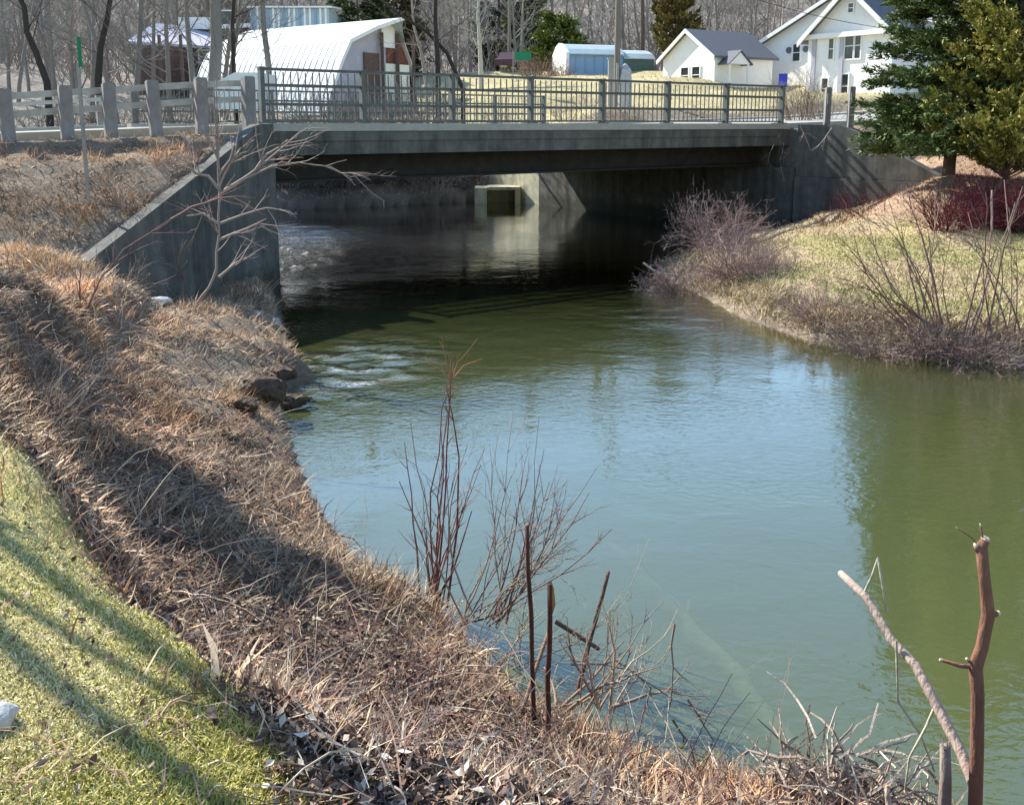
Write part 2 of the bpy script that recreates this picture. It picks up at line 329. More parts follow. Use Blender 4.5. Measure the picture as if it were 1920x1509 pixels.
# road on both sides of the bridge, and pale shoulder
g = Geo()
for (s0, s1) in ((-60, -.3), (BL+.4, 80)):
    ss = np.arange(s0, s1+.01, (s1-s0)/30)
    V = []; 
    for s in ss:
        for t in (.9, 11.1): V.append(st(s, t, roadz(s)+.012))
    g.add(V, [(2*i, 2*i+2, 2*i+3, 2*i+1) for i in range(len(ss)-1)])
tag(g.build('road', M_asph), kind='structure')
g = Geo()
for t0, t1 in ((.28, .9), (11.1, 11.7)):
    for (s0, s1) in ((-60, -.3), (BL+.4, 80)):
        ss = np.arange(s0, s1+.01, (s1-s0)/30)
        for a, b in zip(ss[:-1], ss[1:]):
            za = roadz(a)+.1; zb = roadz(b)+.1
            V = [st(a, t0, za), st(b, t0, zb), st(b, t1, zb), st(a, t1, za), st(a, t0, za-.3), st(b, t0, zb-.3), st(b, t1, zb-.3), st(a, t1, za-.3)]
            g.add(V, [(0, 1, 2, 3), (0, 4, 5, 1), (3, 2, 6, 7)])
tag(g.build('pavement', M_kerb), kind='structure')

# ------------------------------------------------------------------ water
wx = axis([(-45, -12, 60), (-12, 6, 260), (6, 12, 60), (12, 60, 30)]); wy = axis([(-10, 2, 10), (2, 18, 230), (18, 40, 130)])
WX, WY = np.meshgrid(wx, wy)
def blob(x, y, cx, cy, rx, ry, rot=0):
    c, s_ = math.cos(rot), math.sin(rot); dx = x-cx; dy = y-cy; a = (dx*c+dy*s_)/rx; b = (-dx*s_+dy*c)/ry
    return np.exp(-(a*a+b*b))
rip1 = blob(WX, WY, -2.1, 12.0, .75, 1.3, -.25); rip2 = blob(WX, WY, 3.0, 15.3, 1.8, 1.4); ws, wt = to_st(WX, WY)
rip3 = np.exp(-((ws-1.5)/3.2)**2)*sstep(-1, 3, wt)*(1-sstep(16, 22, wt))
WD = sdist(WX, WY)
broad = fbm(WX*.35, WY*.5, 3, 71)+.5
ripple = .08+.2*sstep(.4, .75, broad)+.9*rip1+.28*rip2+1.3*rip3
ph = WX*4.5+WY*9.5+fbm(WX*1.2, WY*1.2, 3, 72)*14
WZ = rip1*(np.sin(ph)*.014*(.3+1.4*vnoise(WX*2.2, WY*2.2, 81))+fbm(WX*6, WY*9, 3, 73)*.05)+rip3*(fbm(WX*2.4, WY*3.5, 3, 75)*.11)+rip2*fbm(WX*3, WY*5, 3, 76)*.025
WZ = WZ+fbm(WX*.9, WY*1.3, 2, 78)*.006
foam_glint = rip1*np.clip(np.sin(ph)*1.1-.3, 0, 1)*sstep(.35, .6, fbm(WX*3, WY*5, 3, 82)+.5)*1.1+blob(WX, WY, -1.95, 10.95, .55, .10, .35)*.9+rip2*sstep(.72, .85, fbm(WX*3.5, WY*8, 3, 77)+.5)*.4
foam_glint = foam_glint+rip3*sstep(.42, .62, fbm(WX*1.1, WY*3.2, 4, 79)+.5)*1.0  # white under the bridge paints in the bright reflections on the rough water
g = Geo(); n2y, n2x = WX.shape; id2 = np.arange(n2x*n2y).reshape(n2y, n2x)
keep = (WD < .9); kf = keep[:-1, :-1] | keep[1:, 1:] | keep[:-1, 1:] | keep[1:, :-1]
fq = np.stack([id2[:-1, :-1], id2[:-1, 1:], id2[1:, 1:], id2[1:, :-1]], -1)[kf]
g.add(np.stack([WX, WY, WZ], -1).reshape(-1, 3), [fq.reshape(-1, 4)], np.stack([ripple, np.clip(foam_glint, 0, 1), WD*0], -1).reshape(-1, 3))
tag(g.build('river_water', M_water, smooth=True), kind='structure')
g = Geo()
for k, z in enumerate((-.22, -.33, -.45, -.6)):
    cx, cy = 0, 0
    g.add([(-45, -12, z), (60, -12, z), (60, 42, z), (-45, 42, z)], [(0, 1, 2, 3)])
tag(g.build('river_silt', M_murk), kind='structure')

# ------------------------------------------------------------------ bridge
AX = [np.array([U[0], U[1], 0]), np.array([Vv[0], Vv[1], 0]), np.array([0, 0, 1.])]
def sbox(g, s0, s1, t0, t1, z0, z1, C=(.5, .5, .5)):
    c = st((s0+s1)/2, (t0+t1)/2, (z0+z1)/2); g.box(c, (abs(s1-s0), abs(t1-t0), z1-z0), C, AX)
br = thing('road_bridge', 'concrete road bridge with dark girders spanning the green river', 'bridge', tuple(st(0, 0, 3.1)))
def bpart(name, m, *boxes):
    g = Geo()
    for b in boxes: sbox(g, *b)
    return g.build(name, m, br)
bpart('deck', M_asph, (-.3, BL+.4, .62, BW-.62, 2.84, 3.12))
for t0, t1, tf in ((.0, .6, -.03), (BW-.6, BW, BW+.03)):
    bpart('kerb', M_kerb, (-.1, BL+.15, t0-.02, t1, 3.06, 3.215))
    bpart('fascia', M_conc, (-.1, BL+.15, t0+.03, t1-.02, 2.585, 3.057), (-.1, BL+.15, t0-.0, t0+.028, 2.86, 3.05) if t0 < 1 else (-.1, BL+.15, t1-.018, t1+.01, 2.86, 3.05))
for k in range(6):
    t = 1.0+k*2.0
    g = Geo(); sbox(g, .2, BL-.1, t-.2, t+.2, 2.0, 2.05); sbox(g, .2, BL-.1, t-.02, t+.02, 2.052, 2.79); sbox(g, .2, BL-.1, t-.2, t+.2, 2.792, 2.838)
    g.build('girder', M_girder, br)
g = Geo()
for k in range(5):
    for s in (3.2, 7.7, 12.2): sbox(g, s-.06, s+.06, 1.03+k*2, 2.97+k*2, 2.2, 2.7)
g.build('cross_brace', M_girder, br)
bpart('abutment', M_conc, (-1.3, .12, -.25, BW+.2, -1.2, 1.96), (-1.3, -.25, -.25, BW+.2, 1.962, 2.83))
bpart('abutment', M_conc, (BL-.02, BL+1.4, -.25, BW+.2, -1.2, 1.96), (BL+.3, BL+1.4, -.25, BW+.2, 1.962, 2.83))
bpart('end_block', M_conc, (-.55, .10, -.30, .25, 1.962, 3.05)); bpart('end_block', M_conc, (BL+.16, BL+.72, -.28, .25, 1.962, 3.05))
def wing(name_, P0, P1, prof, th, z0, m, side):
    P0 = np.array(P0[:2]); P1 = np.array(P1[:2]); d = (P1-P0)/np.linalg.norm(P1-P0); nrm = np.array([-d[1], d[0]])*side*th; Ln = np.linalg.norm(P1-P0)
    poly = [(P0[0], P0[1], z0), (P1[0], P1[1], z0)]+[(*(P0+d*Ln*f), z) for f, z in reversed(prof)]
    g = Geo(); g.slab(poly, (nrm[0], nrm[1], 0)); return g.build(name_, m, br)
W1 = st(.10, -.32)[:2]; W2 = atz(166, 490, 1.42)[:2]
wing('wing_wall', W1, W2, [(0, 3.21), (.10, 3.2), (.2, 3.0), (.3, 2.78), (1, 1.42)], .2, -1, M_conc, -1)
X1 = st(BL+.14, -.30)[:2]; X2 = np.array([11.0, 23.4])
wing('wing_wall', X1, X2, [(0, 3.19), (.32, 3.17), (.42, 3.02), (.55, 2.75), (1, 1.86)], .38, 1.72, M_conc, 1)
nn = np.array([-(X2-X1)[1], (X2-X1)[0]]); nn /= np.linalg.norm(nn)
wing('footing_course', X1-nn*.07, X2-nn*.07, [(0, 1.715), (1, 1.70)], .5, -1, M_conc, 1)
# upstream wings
wing('wing_wall', st(BL-.02, BW+.2), st(BL-.35, BW+3.4), [(0, 3.1), (.3, 2.9), (1, 2.2)], .38, -1, M_conc_sunlit, -1)
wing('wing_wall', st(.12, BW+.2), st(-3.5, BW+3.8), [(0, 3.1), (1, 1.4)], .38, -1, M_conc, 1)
# outlet box at the foot of the upstream wing
ob = thing('outlet_box', 'low pale concrete outlet with a dark opening beside the sunlit far wing wall', 'culvert', tuple(st(BL-1.3, BW+3.2, 0)))
c1 = atz(890, 382, 0); c2 = atz(966, 382, 0); y0 = c1[1]
g = Geo(); 
g.box(((c1[0]+c1[0]+.5)/2, y0+.6, .15), (.5, 1.3, 1.0)); g.box(((c1[0]+c2[0])/2+.25, y0+.6, .62), (c2[0]-c1[0]-.5, 1.3, .13)); g.box(((c1[0]+c2[0])/2+.25, y0+1.15, .1), (c2[0]-c1[0]-.5, .2, .9)); g.box((c2[0]+.1, y0+.7, .2), (.22, 1.1, .95))
g.build('concrete_shell', M_conc_sunlit, ob)

# railing panels
def s_at(px, t=.12):
    lo, hi = -60, 80
    for _ in range(60):
        mid = (lo+hi)/2; p = st(mid, t); x = 960+F*p[0]/(p[1]*cp)
        if x < px: lo = mid
        else: hi = mid
    return (lo+hi)/2
post_s = [s_at(px) for px in (495, 683, 850, 997, 1130, 1252, 1362, 1466)]
post_s[0] = max(post_s[0], -.05)
Gc = (.5, .5, .5)
def sections():
    gp = Geo(); c = st(0, 0, 0)
    gp.box((0, 0, .53), (.085, .16, 1.06), Gc, AX); gp.box((0, 0, .012), (.26, .26, .024), Gc, AX); gp.box((0, 0, 1.07), (.11, .19, .03), Gc, AX)
    pm = gp.mesh('post', M_rail)
    gk = Geo(); gk.box((0, 0, .53), (.022, .022, .94), Gc, AX); km = gk.mesh('picket', M_rail)
    return pm, km
post_me, picket_me = sections()
def railing(label, t, toff):
    rt = thing('bridge_railing', label, 'railing', tuple(st(0, t, 3.217)))
    o = rt['_o']
    def child(me, name, s, tt):
        ob_ = bpy.data.objects.new(name, me); COL.objects.link(ob_); ob_.parent = rt; p = st(s, tt, 3.217)-np.array(o); ob_.location = tuple(p); return ob_
    for s in post_s: child(post_me, 'post', s, t)
    for a, b in zip(post_s[:-1], post_s[1:]):
        n = max(9, int(round((b-a)/.158)))
        for k in range(1, n): child(picket_me, 'picket', a+(b-a)*k/n, t+toff*.9)
        for z, h, w in ((1.045, .055, .09), (.735, .06, .06), (.37, .06, .06), (.055, .04, .05)):
            g = Geo(); dt = 0 if z > 1 or z < .1 else -toff*.2
            g.box(st((a+b)/2, t+dt, 3.217+z), (b-a-.09, w, h), Gc, AX); g.build('rail', M_rail, rt)
railing('grey railing with close pickets along the near edge of the bridge', .17, .035)
railing('railing on the far edge of the bridge, seen through the near one', BW-.17, -.035)

# guard rails
def guard(label, t, ss, htop, side, posts_mat, hb=.27):
    gr = thing('guard_rail', label, 'guard rail', tuple(st(ss[0], t, roadz(ss[0]))))
    for s in ss:
        g = Geo(); h = np.interp(s, [-6, -1], htop); z = roadz(s)
        g.box(st(s, t, z+h/2-.25), (.2, .22, h+.5), Gc, AX); g.box(st(s, t, z+h+.008), (.17, .19, .02), Gc, AX); p = g.build('post', posts_mat, gr, origin=tuple(st(s, t, z))); p.rotation_euler = (R.uniform(-.03, .03), R.uniform(-.035, .035), R.uniform(-.06, .06))
        g = Geo(); g.box(st(s, t+side*.15, z+h-.2), (.1, .08, .12), Gc, AX); g.build('bracket', M_beam, p)
    lo = min(ss)-1.2; hi = max(ss)
    knots = sorted([lo]+list(ss))
    for a, b in zip(knots[:-1], knots[1:]):
        for dz in (.10, .40):
            g = Geo(); ha = np.interp(a, [-6, -1], htop); hb_ = np.interp(b, [-6, -1], htop)
            g.beam(st(a, t+side*.22, roadz(a)+ha-dz), st(b, t+side*.22, roadz(b)+hb_-dz), .09, .11); g.build('rail_beam', M_beam, gr)
gs = [s_at(px, -.25) for px in (14, 125, 207, 292, 378)]
guard('two-rail guard rail on thick grey posts leading up to the left end of the bridge', -.25, gs+[-.35], (.72, .98), 1, M_post)
guard('far side guard rail across the road, its two beams catching the sun', BW+.1, [-16, -13.5, -11, -8.5, -6, -3.5, -.8], (.72, .95), -1, M_post)
def s_px2(px, t): return s_at(px, t)
gr = [BL+1.1, BL+2.6]
for k, (px, lab) in enumerate(((1524, 'grey guard rail post standing alone on the right wing wall, nearer the bridge end'), (1564, 'grey guard rail post on the right wing wall, closest to the dark spruce'))):
    f = (.2, .37)[k]; p = X1+(X2-X1)*f; g = Geo(); g.box((p[0]+.1, p[1]+.15, 3.6), (.15, .16, 1.2)); g.box((p[0]+.1, p[1]+.15, 4.205), (.13, .14, .012)); g.box((p[0]+.1, p[1]+.05, 3.9), (.1, .05, .3))
    tag(g.build('guard_post', M_post, origin=(p[0]+.1, p[1]+.15, 3.1)), lab, 'post')

# ------------------------------------------------------------------ background buildings
def quad_win(parent, c, ax, w, h, frame=True, nm='window', mt=None):
    # window: frame standing proud with a recessed dark pane, ax = (along wall, outward)
    a = np.array(ax[0]); o = np.array(ax[1]); z = np.array([0, 0, 1.]); c = np.array(c)
    g = Geo(); M3 = [a, o, z]; f = .09
    g.box(c+o*.03+z*(h/2-f/2), (w, .08, f), Gc, M3); g.box(c+o*.03-z*(h/2-f/2), (w, .08, f), Gc, M3)
    g.box(c+o*.03+a*(w/2-f/2), (f, .08, h-2*f), Gc, M3); g.box(c+o*.03-a*(w/2-f/2), (f, .08, h-2*f), Gc, M3)
    g.box(c+o*.025, (w-2*f, .05, .05), Gc, M3)
    wo = g.build(nm, mt or M_trim, parent)
    g = Geo(); g.box(c+o*.006, (w-2*f, .02, h-2*f), Gc, M3); g.build('pane', M_glass, wo)
def gable_house(name, label, O, ridge, w, l, z0, ze, za, wallm, roofm, over=.3, cat='house'):
    # O: base centre of the gable end nearest to us, ridge: unit direction of the ridge away from it
    h = thing(name, label, cat, (O[0], O[1], z0)); r = np.array([ridge[0], ridge[1], 0.]); r /= np.linalg.norm(r); a = np.array([r[1], -r[0], 0.]); O3 = np.array([O[0], O[1], 0.])
    poly = [O3-a*w/2+[0, 0, z0-1], O3+a*w/2+[0, 0, z0-1], O3+a*w/2+[0, 0, ze], O3+[0, 0, za], O3-a*w/2+[0, 0, ze]]
    g = Geo(); g.slab(poly, r*l); g.build('wall', wallm, h)
    sl_ = (za-ze)/(w/2)
    for sgn in (-1, 1):
        e = O3+a*sgn*(w/2+over)+[0, 0, ze-over*sl_+.03]-r*over; t_ = O3+[0, 0, za+.03]-r*over
        g = Geo(); L = l+2*over
        g.slab([e, t_, t_+[0, 0, .14], e+[0, 0, .14]], r*L); g.build('roof', roofm, h)
        g = Geo(); g.slab([e-[0, 0, .12], t_-[0, 0, .12], t_+[0, 0, .13], e+[0, 0, .13]], -r*.08); g.build('barge_board', M_trim, h)
    return h, O3, r, a
# small white house
O = at(1289, 150, 62)[:2]
h1, O3, r, a = gable_house('small_house', 'small white single storey house with grey gable roof behind the bridge', O, (.86, .51), 5.1, 5.2, 5.0, 7.55, 9.25, M_white, M_roof)
quad_win(h1, O3-a*.25-a*0+[0, 0, 6.4], (a, -r), .9, 1.2); quad_win(h1, O3+a*.85+[0, 0, 6.4], (a, -r), .9, 1.2)
side = O3+a*2.3
quad_win(h1, side+r*3.4+[0, 0, 6.2], (r, a), .7, 1.3); quad_win(h1, side+r*4.6+[0, 0, 6.5], (r, a), .5, .6)
# porch
pc = side+r*1.3
g = Geo(); g.slab([pc-r*.9+[0, 0, 7.0], pc+r*.9+[0, 0, 7.0], pc+[0, 0, 7.75]], a*1.2); pr = g.build('porch_gable', M_white, h1)
for k in (-1, 1):
    g = Geo(); g.slab([pc+r*k*1.05+[0, 0, 6.93], pc+[0, 0, 7.8], pc+[0, 0, 7.88], pc+r*k*1.05+[0, 0, 7.01]], a*1.3); g.build('porch_roof', M_roof, h1)
    g = Geo(); q = pc+r*k*.8+a*1.1; g.box((q[0], q[1], 6.0), (.12, .12, 2.0)); g.build('porch_post', M_trim, h1)
g = Geo(); q = pc+a*.03; g.box((q[0], q[1], 6.0), (.9, .06, 2.0), Gc, [r, a, AX[2]]); g.build('door', M_brown, h1)
# large white house
def wall_px(px, O3, a):
    k_ = (px-960)/F*cp; k = (k_*O3[1]-O3[0])/(a[0]-k_*a[1]); return O3+a*k
O = at(1588, 150, 61)[:2]
h2, O3, r, a = gable_house('farmhouse', 'large two storey white farmhouse with grey roof, partly hidden by the spruce', O, (.8, .6), 15.8, 9, 4.6, 8.35, 12.0, M_white, M_roof, .5)
for px, z, w, hh in ((1487, 8.05, .75, 1.3), (1540, 8.1, .7, 1.2)):
    q = wall_px(px, O3, a)
    quad_win(h2, [q[0], q[1], z], (a, -r), w, hh)
for px, z in ((1473, 8.25), (1504, 8.25)):
    q = wall_px(px, O3, a); g = Geo(); g.tube([[q[0], q[1], z], [q[0]-r[0]*.09, q[1]-r[1]*.09, z]], [.22, .22], 10); g.build('round_vent', M_roof, h2)
# front block
O = at(1588, 150, 57)[:2]; fw = 5.8
fb0 = np.array([O[0], O[1], 0.])
def fpoly(zs, off=0): return
g = Geo(); z0, ze, za = 3.6, 8.7, 11.3
g.slab([fb0-a*fw/2+[0, 0, z0], fb0+a*fw/2+[0, 0, z0], fb0+a*fw/2+[0, 0, ze], fb0+[0, 0, za], fb0-a*fw/2+[0, 0, ze]], r*3.9); g.build('front_wing', M_white, h2)
for k in (-1, 1):
    e = fb0+a*k*(fw/2+.45)+[0, 0, ze-.48]-r*.5; t_ = fb0+[0, 0, za+.04]-r*.5
    g = Geo(); g.slab([e, t_, t_+[0, 0, .16], e+[0, 0, .16]], r*4.3); g.build('front_roof', M_roof, h2)
    g = Geo(); g.slab([e-[0, 0, .2], t_-[0, 0, .2], t_+[0, 0, .15], e+[0, 0, .15]], -r*.1); g.build('front_barge', M_trim, h2)
g = Geo(); q = fb0-r*.16+[0, 0, ze-.1]; g.box(q, (fw+.5, .3, .3), Gc, [a, r, AX[2]]); g.build('cornice', M_trim, h2)
for px, z, w, hh in ((1583, 10.15, .5, .7), (1551, 7.8, .5, 1.4), (1584, 7.9, .75, 1.7), (1600, 7.9, .55, 1.7), (1579, 5.5, .7, 1.6), (1543, 5.4, .6, 1.4)):
    q = wall_px(px, fb0, a); quad_win(h2, [q[0], q[1], z], (a, -r), w, hh)
for px in (1520, 1571):
    g = Geo(); q = wall_px(px, fb0, a)-r*.06; g.box([q[0], q[1], (z0+ze)/2], (.28, .12, ze-z0), Gc, [a, r, AX[2]]); g.build('corner_board', M_lilac, h2)
# chimney on the small house
g = Geo(); 
# blue shed with arched white end
sh = thing('long_shed', 'long low blue shed with pale roof and white arched end on the far lawn', 'shed', tuple(at(1066, 140, 70)))
a0 = at(1066, 140, 70); a1 = at(1168, 140, 71.2); a2 = at(1226, 140, 72)
def sheld(p, q, zt, zr_, m1, name1):
    g = Geo(); nrm = np.array([-(q-p)[1], (q-p)[0], 0]); nrm /= np.linalg.norm(nrm); d = q-p; d[2] = 0
    b = p.copy(); b[2] = 0
    g.slab([b+[0, 0, 6.0], b+nrm*3+[0, 0, 6.0], b+nrm*3+[0, 0, zt], b+[0, 0, zt]], d); g.build(name1, m1, sh)
    g = Geo(); prof = [(-.2, zt-.02), (.3, zt+.35), (1.0, zr_-.1), (1.6, zr_), (2.3, zr_-.12), (3.2, zt)]
    L = [b+nrm*u+[0, 0, z] for u, z in prof]; g.slab(L+[l-[0, 0, .07] for l in reversed(L)], d); g.build('roof', M_polyb, sh)
sheld(a0.copy(), a1.copy(), 8.45, 9.25, M_blue, 'wall'); sheld(a1.copy(), a2.copy(), 8.2, 8.9, mat('green_grey_boards', (.10, .15, .13), .8, .2, 5, 0), 'lean_to_wall')
b = a0.copy(); b[2] = 0; q = b+np.array([-.1, -.05, 0]); g = Geo(); nrm = np.array([-(a1-a0)[1], (a1-a0)[0], 0]); nrm /= np.linalg.norm(nrm)
g.slab([b-nrm*.15+[0, 0, 6], b+nrm*3.1+[0, 0, 6], b+nrm*3.1+[0, 0, 8.5], b+nrm*2.3+[0, 0, 9.1], b+nrm*1.6+[0, 0, 9.3], b+nrm*.8+[0, 0, 9.1], b-nrm*.15+[0, 0, 8.5]], (-.25, -.1, 0)); g.build('end_wall', M_white, sh)
dq = (a1-a0)/np.linalg.norm(a1-a0)
for k in range(6):
    q = b+dq*(.6+k*.75)-nrm*.03; g = Geo(); g.box([q[0], q[1], 7.35], (.07, .05, 2.1), Gc, [dq, nrm, AX[2]]); g.build('batten', M_blue, sh)

# greenhouse
gh = thing('greenhouse', 'white sheeted greenhouse barn with broken gambrel roof behind the bridge', 'greenhouse', (-10.5, 54, 4.2))
rd = np.array([-8.3, 5.6, 0.]); rd /= np.linalg.norm(rd); pd = np.array([rd[1], -rd[0], 0.])
pd = -np.array([.56, .83, 0.])/np.linalg.norm([.56, .83])
N0 = np.array([-5.55*1.32, 42.0*1.32, 0.]); GL = 9.4*1.32
prof = [(0, 7.85), (1.2, 7.38), (2.45, 6.75), (3.0, 5.9), (3.6, 4.75), (4.1, 3.6)]
profR = [(0, 7.85), (.5, 7.5), (1.1, 6.9), (1.6, 6.0), (1.9, 4.8), (2.0, 3.6)]
GS = 1.32
prof = [(u*GS, 3.2+(z-3.2)*GS) for u, z in prof]; profR = [(u*GS, 3.2+(z-3.2)*GS) for u, z in profR]
def ghp(u, z, l): return N0+pd*u+rd*l+[0, 0, z]
for kk in range(5):
    m = M_polyb if kk < 2 else M_poly
    for sg in (1, -1):
        (u0, z0), (u1, z1) = (prof if sg > 0 else profR)[kk:kk+2]
        l0 = (-1.2, -.5, 0, 0, 0)[kk]; l0b = (-.5, 0, 0, 0, 0)[kk]
        P = [N0+pd*u0*sg+rd*l0+[0, 0, z0], N0+pd*u1*sg+rd*l0b+[0, 0, z1], N0+pd*u1*sg+rd*GL+[0, 0, z1], N0+pd*u0*sg+rd*GL+[0, 0, z0]]
        g = Geo(); g.slab(P, (0, 0, -.06)); g.build('sheet', m, gh)
for k in range(27):
    g = Geo(); l = .1+k*(GL-.2)/26
    for (u0, z0), (u1, z1) in zip(prof[2:-1], prof[3:]):
        g.beam(ghp(u0+.01, z0+.01, l), ghp(u1+.01, z1+.01, l), .045, .03)
    g.build('rib', M_poly, gh)
g = Geo(); P = [ghp(0, 3.7, .25)]+[ghp(u-.05, z-.06, .25) for u, z in reversed(prof)]; g.slab(P, rd*.08); g.build('end_wall', M_lilac, gh)  # lilac tint puts the shade of this end into its colour
g = Geo(); P = [ghp(0, 3.7, .25)]+[ghp(-u+.05, z-.06, .25) for u, z in reversed(profR)]; g.slab(P, rd*.08); g.build('end_boards', M_red, gh)
for u0, u1, z0, z1, m, nm in ((.55, 1.5, 4, 6.3, M_brown, 'doorway'), (-.55, .35, 6.6, 7.6, M_white, 'upper_panel'), (-1.5, .15, 3.8, 5.9, M_cream, 'lower_panel')):
    u0 *= GS; u1 *= GS; z0 = 3.2+(z0-3.2)*GS; z1 = 3.2+(z1-3.2)*GS
    g = Geo(); P = [ghp(u0, z0, .12), ghp(u1, z0, .12), ghp(u1, z1, .12), ghp(u0, z1, .12)]; g.slab(P, rd*.1); g.build(nm, m, gh)
for u in (.45, -.6, -1.7):
    g = Geo(); p = ghp(u*GS, 0, 0); g.box((p[0], p[1], 6.0), (.18, .18, 5.0)); g.build('end_post', M_brown, gh)
for (u0, z0), (u1, z1) in zip(prof[:-1], prof[1:]):
    g = Geo(); l = (-1.2, -.5, 0, 0, 0)[prof.index((u0, z0))]; l1 = (-.5, 0, 0, 0, 0)[prof.index((u0, z0))]; g.beam(ghp(u0, z0-.05, l-.04), ghp(u1, z1-.05, l1-.04), .08, .2); g.build('edge_board', M_trim, gh)
# lower sheeted lean-to at its left
lt = thing('cold_frame', 'low white sheeted cold frame in front of the greenhouse, behind the bridge end post', 'cold frame', tuple(at(440, 160, 36)))
p0 = at(402, 156, 36); p1 = at(490, 156, 36); z_ = p0[2]
g = Geo(); g.slab([p0+[0, 0, -1.0], p1+[0, 0, -1.0], p1+[0, 0, .4], p0+[.8, 0, .4], p0+[0, 0, 0]], (0, 2.4, .0)); g.build('sheeting', M_poly, lt)
for k in range(5):
    p = p0+(p1-p0)*(k/4); g = Geo(); g.beam(p+[.1, -.03, -1.0], p+[.1, -.03, .0], .05, .05); g.build('rib', M_trim, lt)

# lilac roofed house
def wall_house(name, label, pts, D0, D1, roofpoly, wallm, roofm): pass
lh = thing('barn', 'low barn with broad pale lilac roof among bare trees at left', 'barn', tuple(at(315, 140, 60)))
e0 = at(238, 82, 58); e1 = at(402, 92, 62); r0 = at(290, 48, 63); r1 = at(392, 38, 67); e1[2] = e0[2]; r1[2] = r0[2]+.05
g = Geo(); g.slab([e0, e1, r1, r0], (0, 0, .15)); g.build('roof', M_lilac, lh)
g = Geo(); b0 = e0+[.5, .3, 0]; b1 = e1+[-.5, .3, 0]; g.slab([b0+[0, 0, -3.5], b1+[0, 0, -3.5], b1, b0], (1.2, 4, 0)); g.build('wall', M_brown, lh)
g = Geo(); p = at(372, 40, 66); g.box((p[0], p[1], r1[2]+.35), (2.4, 1.2, .8)); g.build('roof_vent', M_white, lh)
p = at(378, 105, 61); quad_win(lh, [p[0], e1[1]-.3+.0, p[2]], (np.array([1., 0, 0]), np.array([0, -1., 0])), .9, .9)
for px in (262, 300, 340):
    p = at(px, 100, 57.6); g = Geo(); g.box((p[0], p[1], p[2]-.6), (.16, .16, 3.4)); g.build('porch_post', M_brown, lh)
# corrugated building
cb_ = thing('metal_barn', 'tall pale blue corrugated metal barn above the greenhouse roof', 'barn', tuple(at(540, 130, 66)))
p0 = at(468, 16, 66); p1 = at(616, 16, 66); zt = p0[2]
g = Geo(); g.slab([[p0[0], 66, zt-8], [p1[0], 66, zt-8], [p1[0], 66, zt], [p0[0], 66, zt]], (0, 8, 0)); g.build('wall', M_polyb, cb_)
g = Geo(); g.slab([[p0[0]-.3, 65.7, zt], [p1[0]+.3, 65.7, zt], [p1[0]+.3, 70, zt+.35], [p0[0]-.3, 70, zt+.35]], (0, 0, .12)); g.build('roof', M_trim, cb_)
for k in range(15):
    x = p0[0]+.2+k*(p1[0]-p0[0]-.4)/14; g = Geo(); g.box((x, 65.95, zt-3), (.14, .12, 6)); g.build('corrugation', M_poly if k % 3 else M_blue, cb_)
p0 = at(372, 22, 69); p1 = at(470, 22, 69)
g = Geo(); g.slab([[p0[0], 69, 6], [p1[0], 69, 6], [p1[0], 69, p0[2]], [p0[0], 69, p0[2]]], (0, 6, 0)); g.build('side_wing', M_brown, cb_)
p = at(422, 48, 68.9); quad_win(cb_, [p[0], 69, p[2]], (np.array([1., 0, 0]), np.array([0, -1., 0])), 1.3, 2.2)
g = Geo(); g.beam([p0[0]-.3, 68.8, p0[2]-1.2], [p1[0], 68.8, p0[2]-1.0], .15, .3); g.build('eave_board', M_trim, cb_)

# poles, signs, car
g = Geo(); b = at(1156, 190, 46); b[2] = tz(b[0], b[1])-.3; g.tube([b, b+[0, 0, 5], b+[0, 0, 11]], [.16, .145, .12], 10); up = thing('utility_pole', 'tall grey wooden utility pole rising above the middle of the bridge', 'utility pole', tuple(b))
g.build('pole', M_wood, up, smooth=True); g = Geo(); g.beam(b+[-1.1, 0, 10.2], b+[1.1, 0, 10.2], .1, .12); g.build('crossarm', M_wood, up)
g = Geo(); g.beam(b+[.0, -.13, 1.2], b+[.0, -.13, 2.6], .12, .3); g.build('meter_box', M_steel, up)
b2 = at(955, 120, 72); b2[2] = tz(b2[0], b2[1])-.3; up2 = thing('utility_pole', 'thin distant utility pole beside the green street sign', 'utility pole', tuple(b2))
g = Geo(); g.tube([b2, b2+[0, 0, 9.5]], [.12, .09], 8); g.build('pole', M_wood, up2); g = Geo(); g.beam(b2+[-1, 0, 8.6], b2+[1, 0, 8.6], .1, .12); g.build('crossarm', M_wood, up2)
def sagwire(p, q, sag, r=.018):
    return [p+(q-p)*f+np.array([0, 0, -sag*4*f*(1-f)]) for f in np.linspace(0, 1, 14)], [r]*14
def wire(lab, p, q, sag):
    g = Geo(); P, rr = sagwire(np.array(p), np.array(q), sag); g.tube(P, rr, 3); tag(g.build('overhead_wire', M_girder, origin=tuple(p)), lab, 'wire')
wire('overhead wire running from the thin distant pole towards the middle pole', b2+[0, 0, 8.7], b+[-1, 0, 7.2], .5)
wire('overhead wire crossing in front of the farmhouse gable', b+[1, 0, 7.8], at(1700, 58, 50), .6)
wire('overhead wire reaching left from the thin distant pole', b2+[-1, 0, 8.7], at(560, -30, 60), .8)
